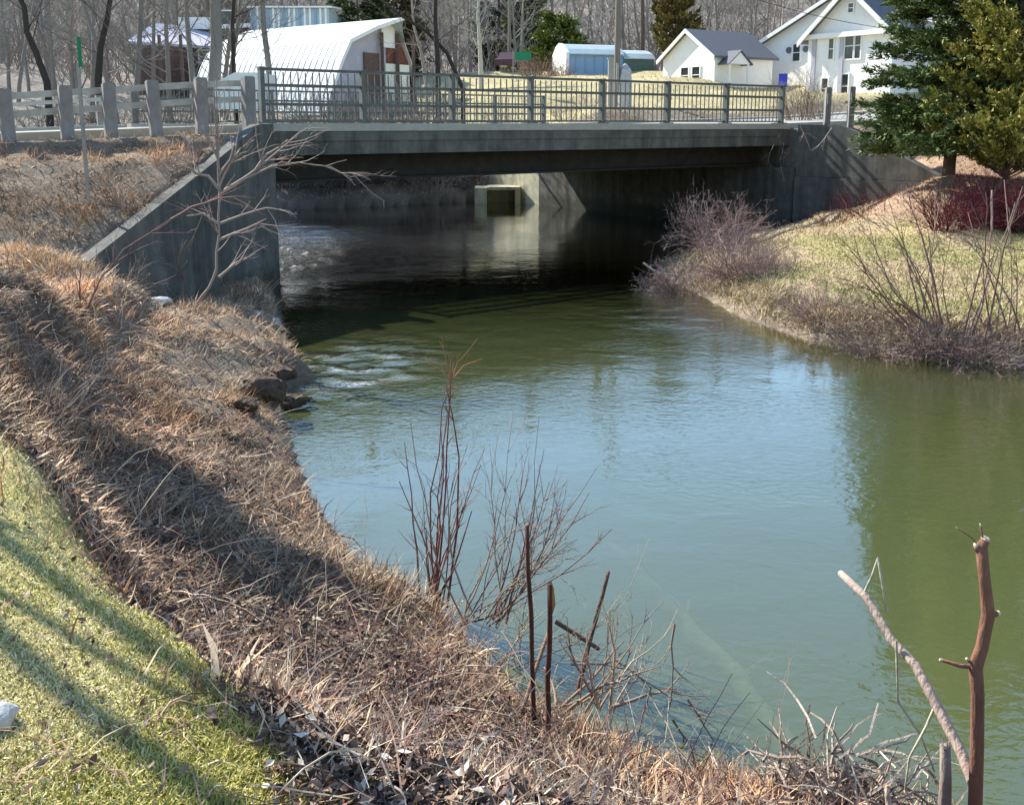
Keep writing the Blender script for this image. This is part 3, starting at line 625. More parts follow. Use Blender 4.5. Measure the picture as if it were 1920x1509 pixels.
def sign(name, lab, px0, px1, py0, py1, D, m, pole_px, cat='sign', face2=None):
    c = at((px0+px1)/2, (py0+py1)/2, D); w = (px1-px0)/F*D; h = (py1-py0)/F*D; gz = tz(c[0], c[1])
    sg = thing(name, lab, cat, (c[0], c[1], gz)); g = Geo(); g.box(c, (w, .03, h)); g.build('sign_panel', m, sg)
    if face2 is not None: g = Geo(); g.box(c+[0, -.018, -h*.28], (w*.9, .006, h*.36)); g.build('sign_band', face2, sg)
    xp = at(pole_px, py1, D)[0]; g = Geo(); g.tube([[xp, D+.05, gz-.2], [xp, D+.05, c[2]+h/2]], [.035, .035], 6); g.build('sign_post', M_steel, sg)
sign('street_sign', 'small green street sign on the far lawn by the thin pole', 966, 996, 98, 113, 52, M_green, 962)
sign('road_sign', 'small blue sign at the right end of the bridge railing', 1460, 1476, 139, 163, 38, M_sblue, 1471, face2=mat('light_blue_face', (.12, .16, .55), .5, .1, 5, 0))
b = at(152, 272, 13.4); b[2] = tz(b[0], b[1])-.1; t_ = at(149, 78, 13.4)
mk = thing('marker_post', 'thin steel marker post with green top on the dry bank before the guard rail', 'post', tuple(b))
g = Geo(); g.box(((b[0]+t_[0])/2, b[1], (b[2]+t_[2]-.3)/2), (.045, .03, t_[2]-b[2]-.3)); g.build('pole', M_steel, mk)
g = Geo(); g.box((t_[0], b[1]-.02, t_[2]-.15), (.05, .02, .42)); g.build('green_tip', M_green, mk)
# mail boxes / grey cabinet group by the pole
c = at(1146, 145, 48); c[2] = tz(c[0], c[1]); 
g = Geo(); g.box(c+[0, 0, .8], (.32, .3, 3.6)); g.box(c+[0, 0, 2.62], (.4, .38, .06)); tag(g.build('utility_cabinet', M_steel, origin=tuple(c)), 'narrow upright grey cabinet just left of the tall utility pole', 'cabinet')
c = at(1170, 165, 46); c[2] = tz(c[0], c[1]); g = Geo(); g.tube([c, c+[.0, 0, 1.2], c+[.05, 0, 2.0], c+[.05, 0, 2.3]], [.42, .42, .3, .05], 7); tag(g.build('standing_stone', M_stone, origin=tuple(c)), 'pinkish upright stone at the foot of the tall utility pole', 'stone')
# parked car, small and maroon
c = at(962, 132, 71); c[2] = tz(c[0], c[1]); car = thing('parked_car', 'tiny maroon parked car below the green street sign', 'car', tuple(c))
g = Geo(); prof = [(-1.9, .35), (-1.9, .8), (-1.2, .95), (-.7, 1.4), (.7, 1.42), (1.3, .95), (1.9, .85), (1.95, .35)]
ca_ = np.array([.35, .94, 0]); cn = np.array([.94, -.35, 0])
g.slab([c+ca_*u+[0, 0, z]-cn*.8 for u, z in prof], cn*1.6); g.build('body', M_maroon, car)
for u in (-1.2, 1.2):
    for k in (-1, 1):
        g = Geo(); q = c+ca_*u+cn*k*.78+[0, 0, .33]; g.tube([q, q+cn*.1*k], [.33, .33], 10); g.build('wheel', M_girder, car)
g = Geo(); g.slab([c+ca_*u+[0, 0, z]-cn*.82 for u, z in ((-.95, 1.0), (-.62, 1.33), (.62, 1.35), (1.05, 1.0))], cn*1.64); g.build('side_glass', M_glass, car)

# ------------------------------------------------------------------ plants: generators
def nrm(v): v = np.asarray(v, float); return v/(np.linalg.norm(v)+1e-12)
def rv(): return np.array([R.gauss(0, 1), R.gauss(0, 1), R.gauss(0, 1)])
def curve(p, d, L, n, wob=.12, up=0.0):
    P = [np.array(p, float)]; d = nrm(d)
    for i in range(n):
        d = nrm(d+rv()*wob+np.array([0, 0, up])); P.append(P[-1]+d*L/n)
    return P
def grow(g, p, d, L, r, lev, C, nsides=4, seg=4, kids=6, ang=.7, wob=.1, up=.05, ratio=.55, minr=.003, start=.25):
    P = curve(p, d, L, seg, wob, up); g.tube(P, [r*(1-.72*i/seg) if lev > 0 else r*(1-.8*i/seg) for i in range(seg+1)], nsides if lev > 0 else 3, np.array(C)*R.uniform(.8, 1.2), cap=False)
    if lev == 0: return
    for k in range(kids):
        f = start+(1-start)*(k+R.random()*.8)/kids; i = min(int(f*seg), seg-1); q = P[i]+(P[i+1]-P[i])*(f*seg-i); dd = nrm(P[i+1]-P[i])
        s = nrm(np.cross(dd, rv())); a = ang*R.uniform(.6, 1.3); nd = dd*math.cos(a)+s*math.sin(a)
        grow(g, q, nd, L*ratio*R.uniform(.6, 1.2)*(1-.35*f), max(minr, r*.5*(1-.6*f)), lev-1, C, max(3, nsides-1), max(2, seg-1), kids if lev > 1 else max(2, kids-1), ang, wob, up, ratio, minr, start)
C_GREY = (.22, .20, .175); C_BROWN = (.13, .095, .075); C_DARK = (.055, .045, .04); C_PALE = (.36, .31, .27); C_PURP = (.17, .10, .10); C_RED = (.16, .055, .045); C_MARO = (.095, .016, .024); C_TAN = (.34, .25, .17)

# background bare trees: five shapes, copied
tree_protos = []
for k in range(6):
    g1 = Geo(); g2 = Geo(); H = R.uniform(11, 15); P = curve((0, 0, -.4), (R.uniform(-.1, .1), R.uniform(-.1, .1), 1), H*.97, 7, .05, .05); rr = R.uniform(.13, .2)
    g1.tube(P, [rr*(1-.85*i/7) for i in range(8)], 7, C_GREY)
    for j in range(17):
        f = .22+.76*j/17; i = min(int(f*7), 6); q = P[i]+(P[i+1]-P[i])*(f*7-i); az = R.random()*6.28; e = R.uniform(.35, 1.0)
        grow(g2, q, (math.cos(az), math.sin(az), e), R.uniform(2.2, 4.2)*(1.15-.6*f), .05*(1.2-f), 2, C_GREY, 3, 3, 5, .6, .14, .1, .5, .012, .2)
    tree_protos.append((g1.mesh('trunk', M_bark, smooth=True), g2.mesh('branches', M_bark), H))
def bare_tree(k, x, y, scale, rz, label, group=None, lean=0):
    z = tz(x, y)-.1; t = thing('bare_tree', label, 'tree', (x, y, z), group); t.rotation_euler = (0, lean, rz); t.scale = (scale,)*3
    for nm, me in (('trunk', tree_protos[k][0]), ('branches', tree_protos[k][1])):
        o = bpy.data.objects.new(nm, me); COL.objects.link(o); o.parent = t
    return t
spots = []
for i in range(34):
    D = R.uniform(40, 72); px = R.uniform(-60, 430); spots.append((at(px, 200, D)[0], D, R.uniform(.7, 1.05), 0))
for i in range(46):
    D = R.uniform(80, 120); px = R.uniform(560, 1420); spots.append((at(px, 200, D)[0], D, R.uniform(.8, 1.15), 1))
LBL = ('bare grey tree among the leafless trees left of the greenhouse', 'bare grey tree in the leafless woods rising behind the far lawn')
GRP = ('bare trees left of the greenhouse', 'bare trees behind the far lawn')
for i, (x, y, s_, w) in enumerate(spots):
    if w == 0 and y > 48 and -26 < x < -8: y = 74+(i % 5)
    bare_tree(i % 6, x, y, s_, R.random()*6.28, LBL[w], GRP[w])
# individual recognisable trunks
def px_tree(name, label, pts, D, r0, r1, C, lev=2, nb=10, bl=2.0, seed=0, cat='tree', ang=.7, br=.02, to_ground=True, kids=4, start=.35):
    R.seed(seed+100); P = [at(x, y, D) for x, y in pts]
    if to_ground: P = [np.array([P[0][0], P[0][1], tz(P[0][0], P[0][1])-.15])]+(P if P[0][2]-tz(P[0][0], P[0][1]) > .3 else P[1:])
    t = thing(name, label, cat, tuple(P[0])); g = Geo(); n = len(P); g.tube(P, [r0+(r1-r0)*i/(n-1) for i in range(n)], 8, C); g.build('trunk', M_bark, t, smooth=True)
    g = Geo()
    for j in range(nb):
        f = start+(1-start)*(j+R.random())/nb; i = min(int(f*(n-1)), n-2); q = P[i]+(P[i+1]-P[i])*(f*(n-1)-i); az = R.random()*6.28
        grow(g, q, (math.cos(az), math.sin(az)*.6, R.uniform(.3, 1.1)), bl*R.uniform(.6, 1.2), br, lev, C, 3, 3, kids, ang, .14, .08, .5, .006, .2)
    g.build('branches', M_bark, t); return t
px_tree('bare_tree', 'dark crooked bare tree at far left leaning left as it rises', [(88, 155), (66, 95), (50, 60), (46, 15), (30, -20), (10, -90)], 37, .15, .08, C_DARK, 2, 8, 2.5, 1)
px_tree('bare_tree', 'slim dark bare tree behind the second guard rail post', [(184, 150), (188, 90), (200, 40), (208, -10), (212, -120)], 38, .17, .08, C_DARK, 2, 8, 2.5, 2)
px_tree('bare_tree', 'stout pale grey bare tree just left of the greenhouse', [(396, 200), (402, 150), (406, 80), (404, 10), (410, -140)], 37, .3, .2, C_GREY, 2, 12, 3, 3)
px_tree('bare_tree', 'thin black bare tree in front of the left end of the greenhouse', [(442, 200), (438, 120), (436, 40), (440, -20), (444, -130)], 37.5, .1, .06, C_DARK, 2, 10, 2.5, 4)
px_tree('bare_tree', 'forked grey bare tree in front of the greenhouse roof', [(508, 190), (502, 110), (494, 50), (492, 0), (480, -130)], 38, .15, .09, C_GREY, 2, 12, 2.6, 5)
px_tree('bare_tree', 'dark straight bare tree right of the greenhouse end wall', [(822, 190), (820, 110), (816, 40), (818, -130)], 41, .14, .08, C_DARK, 2, 12, 2.6, 6)
px_tree('bare_tree', 'leaning dark bare tree with tilted trunk just right of the greenhouse', [(868, 168), (838, 100), (800, 60), (752, 30), (700, -10)], 41.5, .12, .04, C_DARK, 2, 8, 2.0, 7)
px_tree('bare_tree', 'pale many branched bare tree between greenhouse and far lawn', [(800, 165), (790, 100), (776, 50), (768, -60)], 43, .09, .04, C_PALE, 2, 14, 2.4, 8)
px_tree('bare_tree', 'tall dark trunk standing right of the long blue shed behind the lawn', [(1204, 140), (1205, 60), (1203, -100)], 80, .22, .15, C_BROWN, 2, 10, 4, 9)
px_tree('bare_tree', 'pale crowned bare tree standing against the dark woods left of the street sign', [(902, 140), (900, 90), (896, 30), (900, -40)], 62, .2, .06, (.42, .40, .34), 3, 16, 2.6, 10, kids=4, br=.03)

# evergreens
def evergreen(name, label, cat, x, y, H, Rm, n, cols, leaf=(.10, .022), power=.8, base=.06, droop=.15, trunk_r=.12, limbs=90, seed=1, clump=.22, zbase=None, upright=0, trunk_c=C_BROWN, low=0.0):
    r_ = np.random.default_rng(seed); z0 = tz(x, y) if zbase is None else zbase
    t = thing(name, label, cat, (x, y, z0)); g = Geo(); g.tube([(x, y, z0-.3), (x+.02, y, z0+H*.4), (x, y, z0+H*.97)], [trunk_r, trunk_r*.6, .01], 8, trunk_c); g.build('trunk', M_bark, t, smooth=True)
    hs = base+(1-base)*r_.random(limbs)**1.35; az = r_.random(limbs)*6.283; Rr = Rm*np.clip((1-hs), .02, 1)**power*r_.uniform(.72, 1.12, limbs)
    Rr *= np.where(hs < base+.08, .75+low, 1)
    g = Geo()
    for h, a, rr in zip(hs, az, Rr):
        p0 = np.array([x, y, z0+h*H]); e = np.array([math.cos(a)*rr, math.sin(a)*rr, rr*(upright-droop)]); g.tube([p0, p0+e*.5+[0, 0, .03], p0+e], [.02, .012, .004], 3, trunk_c, cap=False)
    tag(g.build('limbs', M_bark, t), kind='stuff')
    nbr = 15; li = r_.integers(0, limbs, n); sub = r_.integers(0, nbr, n); w_ = r_.random(n)
    bf = r_.random((limbs, nbr))**.6*.85+.15; side = r_.normal(0, .75, (limbs, nbr)); bu = r_.normal(0, .25, (limbs, nbr)); bl_ = r_.uniform(.5, 1.2, (limbs, nbr))*clump*1.9; so_ = r_.normal(0, 1, (limbs, nbr, 3))
    az2 = az[li]+side[li, sub]; F_ = bf[li, sub]*Rr[li]; up_ = upright-droop*.5
    o1 = np.stack([np.cos(az2), np.sin(az2), up_*1.6+bu[li, sub]], -1); o1 /= np.linalg.norm(o1, axis=1, keepdims=True)
    ce = np.stack([np.cos(az[li])*F_, np.sin(az[li])*F_, hs[li]*H+F_*(upright-droop)], -1)+o1*(w_*bl_[li, sub])[:, None]+r_.normal(0, 1, (n, 3))*clump*.13+np.array([x, y, z0])
    ce[:, 2] = np.maximum(ce[:, 2], z0+.12); 
    out = o1+r_.normal(0, .42, (n, 3)); out /= np.linalg.norm(out, axis=1, keepdims=True)
    sd = np.cross(out, r_.normal(0, 1, (n, 3))); sd /= np.linalg.norm(sd, axis=1, keepdims=True); Ls = leaf[0]*r_.uniform(.6, 1.4, n)[:, None]; Ws = leaf[1]*r_.uniform(.6, 1.4, n)[:, None]
    V = np.stack([ce-sd*Ws, ce+sd*Ws, ce+out*Ls], 1).reshape(-1, 3)
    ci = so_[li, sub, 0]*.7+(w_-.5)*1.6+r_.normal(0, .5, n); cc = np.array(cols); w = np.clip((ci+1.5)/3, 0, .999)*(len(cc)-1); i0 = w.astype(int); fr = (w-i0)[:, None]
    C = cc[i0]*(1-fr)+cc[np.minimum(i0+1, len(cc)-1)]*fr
    g = Geo(); g.add(V, [np.arange(3*n).reshape(-1, 3)], np.repeat(C, 3, 0)); g.build('crown', M_leaf, t); return t
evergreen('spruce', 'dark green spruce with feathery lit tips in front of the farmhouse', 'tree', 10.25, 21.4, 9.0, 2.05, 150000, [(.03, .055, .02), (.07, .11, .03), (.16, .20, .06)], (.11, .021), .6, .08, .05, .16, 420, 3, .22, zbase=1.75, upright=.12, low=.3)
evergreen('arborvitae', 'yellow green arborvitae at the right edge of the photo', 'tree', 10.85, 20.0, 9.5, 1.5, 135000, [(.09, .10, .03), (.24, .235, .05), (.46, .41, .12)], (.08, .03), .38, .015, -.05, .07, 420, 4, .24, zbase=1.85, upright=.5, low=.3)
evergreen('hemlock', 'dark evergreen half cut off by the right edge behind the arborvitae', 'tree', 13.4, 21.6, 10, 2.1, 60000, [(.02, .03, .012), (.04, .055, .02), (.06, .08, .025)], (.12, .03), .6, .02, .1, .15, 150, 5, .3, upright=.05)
evergreen('cedar', 'tall narrow olive brown cedar left of the small white house', 'tree', at(1268, 150, 72)[0], 72, 10.5, 2.0, 26000, [(.06, .055, .02), (.13, .11, .035), (.20, .16, .05)], (.28, .09), .45, .02, -.1, .2, 120, 6, .4, upright=.6)
evergreen('pine', 'bushy yellow green pine just left of the blue shed', 'tree', at(1046, 130, 78)[0], 78, 4.6, 2.3, 14000, [(.03, .05, .012), (.10, .13, .025), (.18, .20, .04)], (.3, .08), .4, .05, 0, .2, 70, 7, .5, upright=.3)
evergreen('pine', 'dark evergreen rising above the roof of the greenhouse', 'tree', at(672, 100, 72)[0], 72, 8.6, 3.6, 22000, [(.02, .035, .012), (.05, .07, .02), (.09, .10, .03)], (.35, .1), .5, .05, .1, .25, 90, 8, .6)
evergreen('pine', 'brownish evergreen beside the dark one above the greenhouse peak', 'tree', at(740, 100, 76)[0], 76, 8.8, 2.8, 16000, [(.05, .045, .02), (.11, .09, .035), (.14, .11, .05)], (.35, .1), .5, .05, .1, .25, 90, 9, .6)
evergreen('pine', 'pale green evergreen in the woods above the street sign', 'tree', at(985, 100, 92)[0], 92, 9.0, 2.6, 16000, [(.04, .06, .025), (.10, .12, .045), (.17, .18, .07)], (.35, .1), .6, .05, .1, .25, 90, 10, .6)
evergreen('pine', 'slim dark blue green evergreen in the woods behind the street sign', 'tree', at(935, 100, 98)[0], 98, 14.0, 2.6, 16000, [(.02, .035, .022), (.05, .07, .04)], (.35, .1), .7, .05, .2, .25, 100, 12, .6)
# trees out of the frame at left, whose shadows fall across the bank and the lawn
evergreen('spruce', 'narrow evergreen at the road shoulder left of the frame', 'tree', -7.9, 10.3, 6.2, .75, 30000, [(.03, .05, .02), (.07, .1, .03)], (.13, .03), .7, .03, .1, .1, 90, 11, .18)
SH = np.array([math.sin(SUN_AZ), math.cos(SUN_AZ)])
for k, (px, py, kk, rr, ln) in enumerate(((0, 1105, 3.4, .045, 0), (0, 1040, 3.6, .028, .02), (0, 968, 3.5, .045, -.02), (0, 872, 3.9, .05, 0), (-60, 830, 5.2, .035, .03), (140, 1020, 5.4, .028, .05), (0, 1190, 3.4, .022, .03))):
    p = atz(px, py, 1.75)[:2]+SH*kk; z = tz(*p)-.1; R.seed(300+k)
    t = thing('bare_tree', 'slender bare tree on the bank left of the frame', 'tree', (p[0], p[1], z), 'slender trees left of the frame')
    g = Geo(); P = curve((p[0], p[1], z), (ln, ln, 1), 7.5+k*.5, 8, .035, .03); g.tube(P, [rr*(1-.45*i/8) for i in range(9)], 7, C_GREY); g.build('trunk', M_bark, t, smooth=True)
    g = Geo()
    for j in range(5):
        i = 5+j % 3; grow(g, P[i], (R.uniform(-1, 1), R.uniform(-1, 1), 1.2), 1.8, .015, 1, C_GREY, 3, 3, 4)
    g.build('branches', M_bark, t)

# far woods as one mass
g = Geo(); wr = np.random.default_rng(77); small = []
for k in range(8):
    q = Geo(); R.seed(500+k); H = R.uniform(9, 15); C = np.array([(.30, .275, .24), (.22, .195, .17), (.38, .345, .30), (.27, .22, .18)][k % 4])
    P = curve((0, 0, -.5), (0, 0, 1), H, 4, .05, .05); q.tube(P, [.17, .14, .1, .06, .02], 4, C, cap=False)
    for j in range(26):
        f = .2+.8*j/26; i = min(int(f*4), 3); b = P[i]+(P[i+1]-P[i])*(f*4-i); az = R.random()*6.28; L = R.uniform(1.6, 3.2)*(1.2-.6*f); d = nrm((math.cos(az), math.sin(az), R.uniform(.5, 1.3)))
        e = b+d*L; q.tube([b, b+d*L*.5, e+[0, 0, .3]], [.045, .03, .012], 3, C*R.uniform(.8, 1.2), cap=False)
        for m in range(5): s_ = b+d*L*R.uniform(.2, 1); q.tube([s_, s_+(d+rv()*.55)*R.uniform(.6, 1.3)], [.022, .008], 3, C*R.uniform(.8, 1.3), cap=False)
    small.append(q.arrays())
for i in range(560):
    while True:
        y = wr.uniform(66, 270); x = wr.uniform(-.68, .68)*y*1.05
        if y < 84 and x > -17: continue
        if y < 74 and x > -24: continue
        break
    V, Fs, C = small[wr.integers(8)]; a = wr.uniform(0, 6.28); s_ = wr.uniform(.7, 1.15); c, s2 = math.cos(a), math.sin(a); z = tz(x, y)
    g.add(V@np.array([[c, s2, 0], [-s2, c, 0], [0, 0, 1]])*s_+[x, y, z], [f for f in Fs], C*wr.uniform(.75, 1.25))
for i in range(520):
    y = wr.uniform(74, 170); x = wr.uniform(-.66, .66)*y
    if y < 84 and x > -17: continue
    z = tz(x, y); C = np.array([(.34, .29, .25), (.42, .38, .33), (.26, .20, .17)][i % 3])
    for j in range(18):
        a = wr.uniform(0, 6.28); L = wr.uniform(1.5, 4.5); b = np.array([x+wr.normal(0, 1.2), y+wr.normal(0, 1.2), z-.2]); d = np.array([math.cos(a)*.5, math.sin(a)*.5, 1.])
        g.tube([b, b+d*L*.5, b+d*L+[wr.normal(0, .4), 0, .1]], [.045, .035, .012], 3, C*wr.uniform(.7, 1.3), cap=False)
tag(g.build('far_woods', M_bark), kind='stuff')

# bare round shrubs: domes of stems
def dome(name, label, x, y, Rx, H, nst, C, cat='shrub', group=None, r=.008, lev=1, kids=4, seed=0, z=None, C2=None, spread=1.0, seg=4, out=None, wob=.16, up=0.02):
    R.seed(1000+seed); z = tz(x, y) if z is None else z; g = Geo()
    for k in range(nst):
        a = R.random()*6.283; rad = Rx*math.sqrt(R.random())*.45; p = (x+math.cos(a)*rad, y+math.sin(a)*rad, z-.05)
        th = R.random()**.7*spread; b = a+R.uniform(-.5, .5); d = np.array([math.cos(b)*math.sin(th), math.sin(b)*math.sin(th), math.cos(th)])
        if out is not None: d = d+np.array(out)*R.random()
        L = H*R.uniform(.7, 1.15)*(1+(Rx/H-1)*math.sin(th)*.6); c = np.array(C) if C2 is None or R.random() < .5 else np.array(C2)
        grow(g, p, d, L, r*R.uniform(.6, 1.3), lev, c, 4, seg, kids, .6, wob, up, .5, r*.35, .25)
    return tag(g.build(name, M_veg, origin=(x, y, z)), label, cat, group)
dome('bare_shrub', 'rounded tan bare shrub beside the blue sign and the farmhouse', *at(1500, 200, 36)[:2], 1.0, 2.2, 60, C_TAN, r=.012, lev=2, kids=4, seed=1, C2=C_BROWN, spread=.5, z=3.1)
dome('bare_shrub', 'low greyish bare shrub in front of the farmhouse wall', *at(1548, 200, 38)[:2], .9, 1.6, 40, C_GREY, r=.012, lev=2, kids=4, seed=2, spread=.7, z=3.1)
dome('bare_shrub', 'low brown rounded shrub beside the parked maroon car', *at(1010, 140, 66)[:2], 2.2, 1.6, 90, C_TAN, r=.02, lev=2, kids=3, seed=3, C2=C_PURP, spread=.9)
dome('bare_shrub', 'dark purplish shrub between the brown shrub and the blue shed', *at(1052, 140, 67)[:2], 1.2, 1.2, 50, C_PURP, r=.02, lev=2, kids=3, seed=4, spread=.9)
for k, (px, D, H_) in enumerate(((540, 35.6, 1.6), (590, 36.0, 1.8), (640, 36.2, 2.1), (690, 36.8, 1.9), (730, 37.5, 2.3), (775, 38.0, 2.4), (830, 38.6, 2.0), (870, 39.6, 1.8), (610, 38, 2.6), (690, 39.5, 2.6), (800, 41, 2.6))):
    p = at(px, 380, D); dome('bank_bush', 'bare grey brush on the far bank under the bridge, %s row, %s from left' % ('front' if k < 8 else 'back', ('first', 'second', 'third', 'fourth', 'fifth', 'sixth', 'seventh', 'eighth', 'first', 'second', 'third')[k]), p[0], p[1], 1.5, H_*.85, 95, C_PALE if k % 3 else C_GREY, group='brush on the far bank under the bridge', r=.016, lev=2, kids=3, seed=10+k, C2=C_BROWN, spread=1.1)
for k in range(9):
    px = 40+k*42; D = 34+(k*7 % 5)*2.5; p = at(px, 200, D); dome('roadside_bush', 'tangled grey brush behind the far guard rail, %s counted from the left edge' % ('leftmost', 'second', 'third', 'fourth', 'fifth', 'sixth', 'seventh', 'eighth', 'ninth')[k], p[0], p[1], 1.3, 2.2, 40, C_GREY, group='brush behind the far guard rail', r=.018, lev=2, kids=3, seed=30+k, C2=C_BROWN, spread=.9)
for k in range(14):
    px = 640+k*42; D = 37+(k*5 % 4)*1.5+(k > 6)*2; p = at(px, 200, D); dome('roadside_bush', 'pale weedy brush behind the bridge railing, %s counted from the greenhouse' % ('nearest',  'second', 'third', 'fourth', 'fifth', 'sixth', 'seventh', 'eighth', 'ninth', 'tenth', 'eleventh', 'twelfth', 'thirteenth', 'fourteenth')[k], p[0], p[1], 1.0, 1.3 if k < 7 else .75, 30, C_PALE, group='weedy brush behind the bridge railing', r=.014, lev=2, kids=3, seed=50+k, C2=C_TAN, spread=.9)
# right bank
p = atz(1325, 520, .25)
for k, (px, py, rx, H_, lab) in enumerate(((1285, 520, .8, .95, 'dense purplish bare bush at the water in front of the dark bridge opening'), (1390, 525, .9, .95, 'right hand half of the purplish bush mass, beside the green lawn'), (1345, 485, 1.0, 1.2, 'taller purplish bush behind the two at the water under the bridge'), (1430, 535, .5, .6, 'low grey brown bush at the right end of the purplish thicket'))):
    q = atz(px, py, .25); dome('bare_shrub', lab, q[0], q[1], rx, H_, 120 if k < 3 else 50, (.24, .15, .13), r=.009, lev=2, kids=5, seed=60+k, C2=(.36, .27, .24), spread=1.5, wob=.36)
def px_branches(name, label, cat, base, paths, D, C, r0=.012, twigs=3, tl=.35, seed=0, m=None, tr=.003, lev=1, rend=.35, n=5, parts=False):
    # base thing with main stems following drawn paths at their own depths
    R.seed(2000+seed); g = Geo()
    for path in paths:
        P = [at(x, y, (D+(dd[0] if dd else 0))) for x, y, *dd in path]; k = len(P)
        Q = [P[0]]
        for a, b in zip(P[:-1], P[1:]): Q += [(a+b)/2+rv()*.012*np.linalg.norm(b-a)*2, b]
        k = len(Q); rr = r0*R.uniform(.8, 1.15); g.tube(Q, [rr*(1-(1-rend)*i/(k-1)) for i in range(k)], n, np.array(C)*R.uniform(.85, 1.15))
        for j in range(twigs):
            i = R.randrange(k//3, k-1); d = nrm(Q[i+1]-Q[i]); s_ = nrm(np.cross(d, rv())); grow(g, Q[i], d+s_*R.uniform(.5, 1.1), tl*R.uniform(.5, 1.3), max(tr, rr*.4), lev, C, 3, 3, 3, .7, .15, .05, .5, tr*.7, .3)
    o = tuple(at(base[0], base[1], D)); return tag(g.build(name, m or M_veg, origin=o, smooth=True), label, cat)
px_branches('sapling', 'pale bare sapling with wide branches against the dark wing wall', 'sapling', (370, 572), [
    [(368, 574), (392, 540), (406, 505), (411, 440), (412, 370), (408, 300), (404, 225), (402, 160)], [(411, 365), (440, 345), (480, 318), (520, 285), (560, 250), (585, 236)],
    [(411, 365), (460, 335), (510, 312), (560, 305), (612, 312), (650, 300)], [(480, 318), (500, 290), (540, 262)], [(411, 355), (390, 330), (365, 325), (352, 300)], [(411, 420), (450, 405), (500, 390), (545, 396)],
    [(411, 450), (460, 430), (500, 410)], [(411, 350), (430, 310), (450, 280), (478, 262)], [(612, 312), (640, 325), (680, 330)], [(411, 520), (440, 495), (462, 482)], [(412, 380), (409, 300), (407, 225), (405, 150)], [(410, 300), (392, 262), (380, 235)], [(411, 420), (380, 400), (350, 405)], [(410, 330), (432, 300), (440, 265)]], 12.2, (.30, .24, .21), .022, 5, .55, 1, tr=.004, lev=1, rend=.3)
px_branches('sapling', 'arching reddish bare sapling bending right over the dry bank', 'sapling', (128, 690), [
    [(128, 690), (140, 640), (165, 575), (190, 520), (232, 468), (280, 438), (320, 412), (350, 395)], [(320, 412), (360, 388), (410, 372), (460, 368)], [(128, 700), (122, 640), (100, 590), (60, 560)], [(150, 610), (150, 560), (152, 500)]], 9.4, (.20, .11, .10), .014, 6, .45, 2, tr=.003)
px_branches('bare_shrub', 'leaning dark shrub stems at the left edge of the dry slope', 'shrub', (120, 660), [
    [(120, 665), (80, 610), (40, 565), (10, 540)], [(150, 690), (100, 640), (50, 600), (-20, 575)], [(90, 700), (60, 650), (10, 620)], [(180, 700), (120, 645), (70, 590), (30, 530)]], 9.0, (.13, .085, .08), .013, 7, .5, 3, tr=.003)
px_branches('sapling', 'tiny thin sapling in the hollow under the wing wall', 'sapling', (358, 560), [[(358, 562), (345, 525), (335, 490), (350, 450)], [(345, 525), (330, 500), (310, 495)]], 12.6, C_BROWN, .012, 5, .3, 4)
# red stemmed shrub at the water
def fan(name, label, cat, base, D, tips, C, r0, tw, tl, seed, C2=None, bend=.06, spread_b=20, tr=.0025, lev=1, dj=.15):
    R.seed(3000+seed); g = Geo()
    for (tx, ty) in tips:
        d0 = R.uniform(-dj, dj); a = at(base[0]+R.uniform(-spread_b, spread_b), base[1]+R.uniform(-8, 12), D+d0*.5); b = at(tx, ty, D+d0*2.2); L = np.linalg.norm(b-a)
        sd = rv()*bend*L; Q = [a+(b-a)*f+sd*math.sin(f*3.14)+rv()*.006*L for f in np.linspace(0, 1, 7)]; c = np.array(C if C2 is None or R.random() < .6 else C2)*R.uniform(.8, 1.2); rr = r0*R.uniform(.55, 1.2)
        g.tube(Q, [rr*(1-.7*i/6) for i in range(7)], 5, c)
        for j in range(tw):
            i = R.randrange(2, 6); d = nrm(Q[i+1]-Q[i]); s_ = nrm(np.cross(d, rv())); grow(g, Q[i], d+s_*R.uniform(.3, .8), tl*R.uniform(.4, 1.3), max(tr, rr*.45), lev, c, 3, 3, 3, .6, .12, .05, .5, tr*.7, .3)
    return tag(g.build(name, M_veg, origin=tuple(at(base[0], base[1], D)), smooth=True), label, cat)
fan('bare_shrub', 'tall red stemmed bare shrub standing at the near water edge', 'shrub', (815, 1145), 5.6, [(848, 660), (842, 700), (852, 690), (760, 830), (792, 930), (858, 880), (870, 930), (900, 870), (750, 905), (828, 800), (884, 960), (800, 990), (846, 760), (905, 840), (840, 720), (770, 1000), (836, 860)], (.17, .065, .055), .0085, 3, .22, 1, C2=(.24, .13, .11), bend=.03, spread_b=28, lev=0)
px_branches('bare_shrub', 'broom like twig spray topping the tallest red stem over the water', 'twigs', (845, 700), [[(846, 712), (838, 680), (824, 638)], [(846, 712), (858, 680), (895, 635)], [(846, 712), (870, 685), (905, 672)], [(846, 712), (822, 690), (806, 690)], [(848, 740), (846, 712), (850, 680)]], 5.85, (.32, .15, .08), .004, 2, .1, 5, tr=.0015)
fan('bare_shrub', 'pale spreading bare shrub leaning right over the water beside the red stems', 'shrub', (905, 1165), 5.2, [(1010, 780), (1022, 845), (1060, 905), (1100, 925), (980, 880), (940, 990), (1080, 1010), (1120, 880), (1000, 960), (960, 770), (920, 830), (1150, 990), (1050, 1060), (880, 830), (1010, 1010), (1040, 960), (770, 790), (1045, 870), (1075, 940), (1030, 905), (990, 900), (1090, 960), (950, 920), (1065, 985)], (.20, .11, .095), .0065, 5, .28, 2, C2=(.34, .27, .20), bend=.07, spread_b=45)
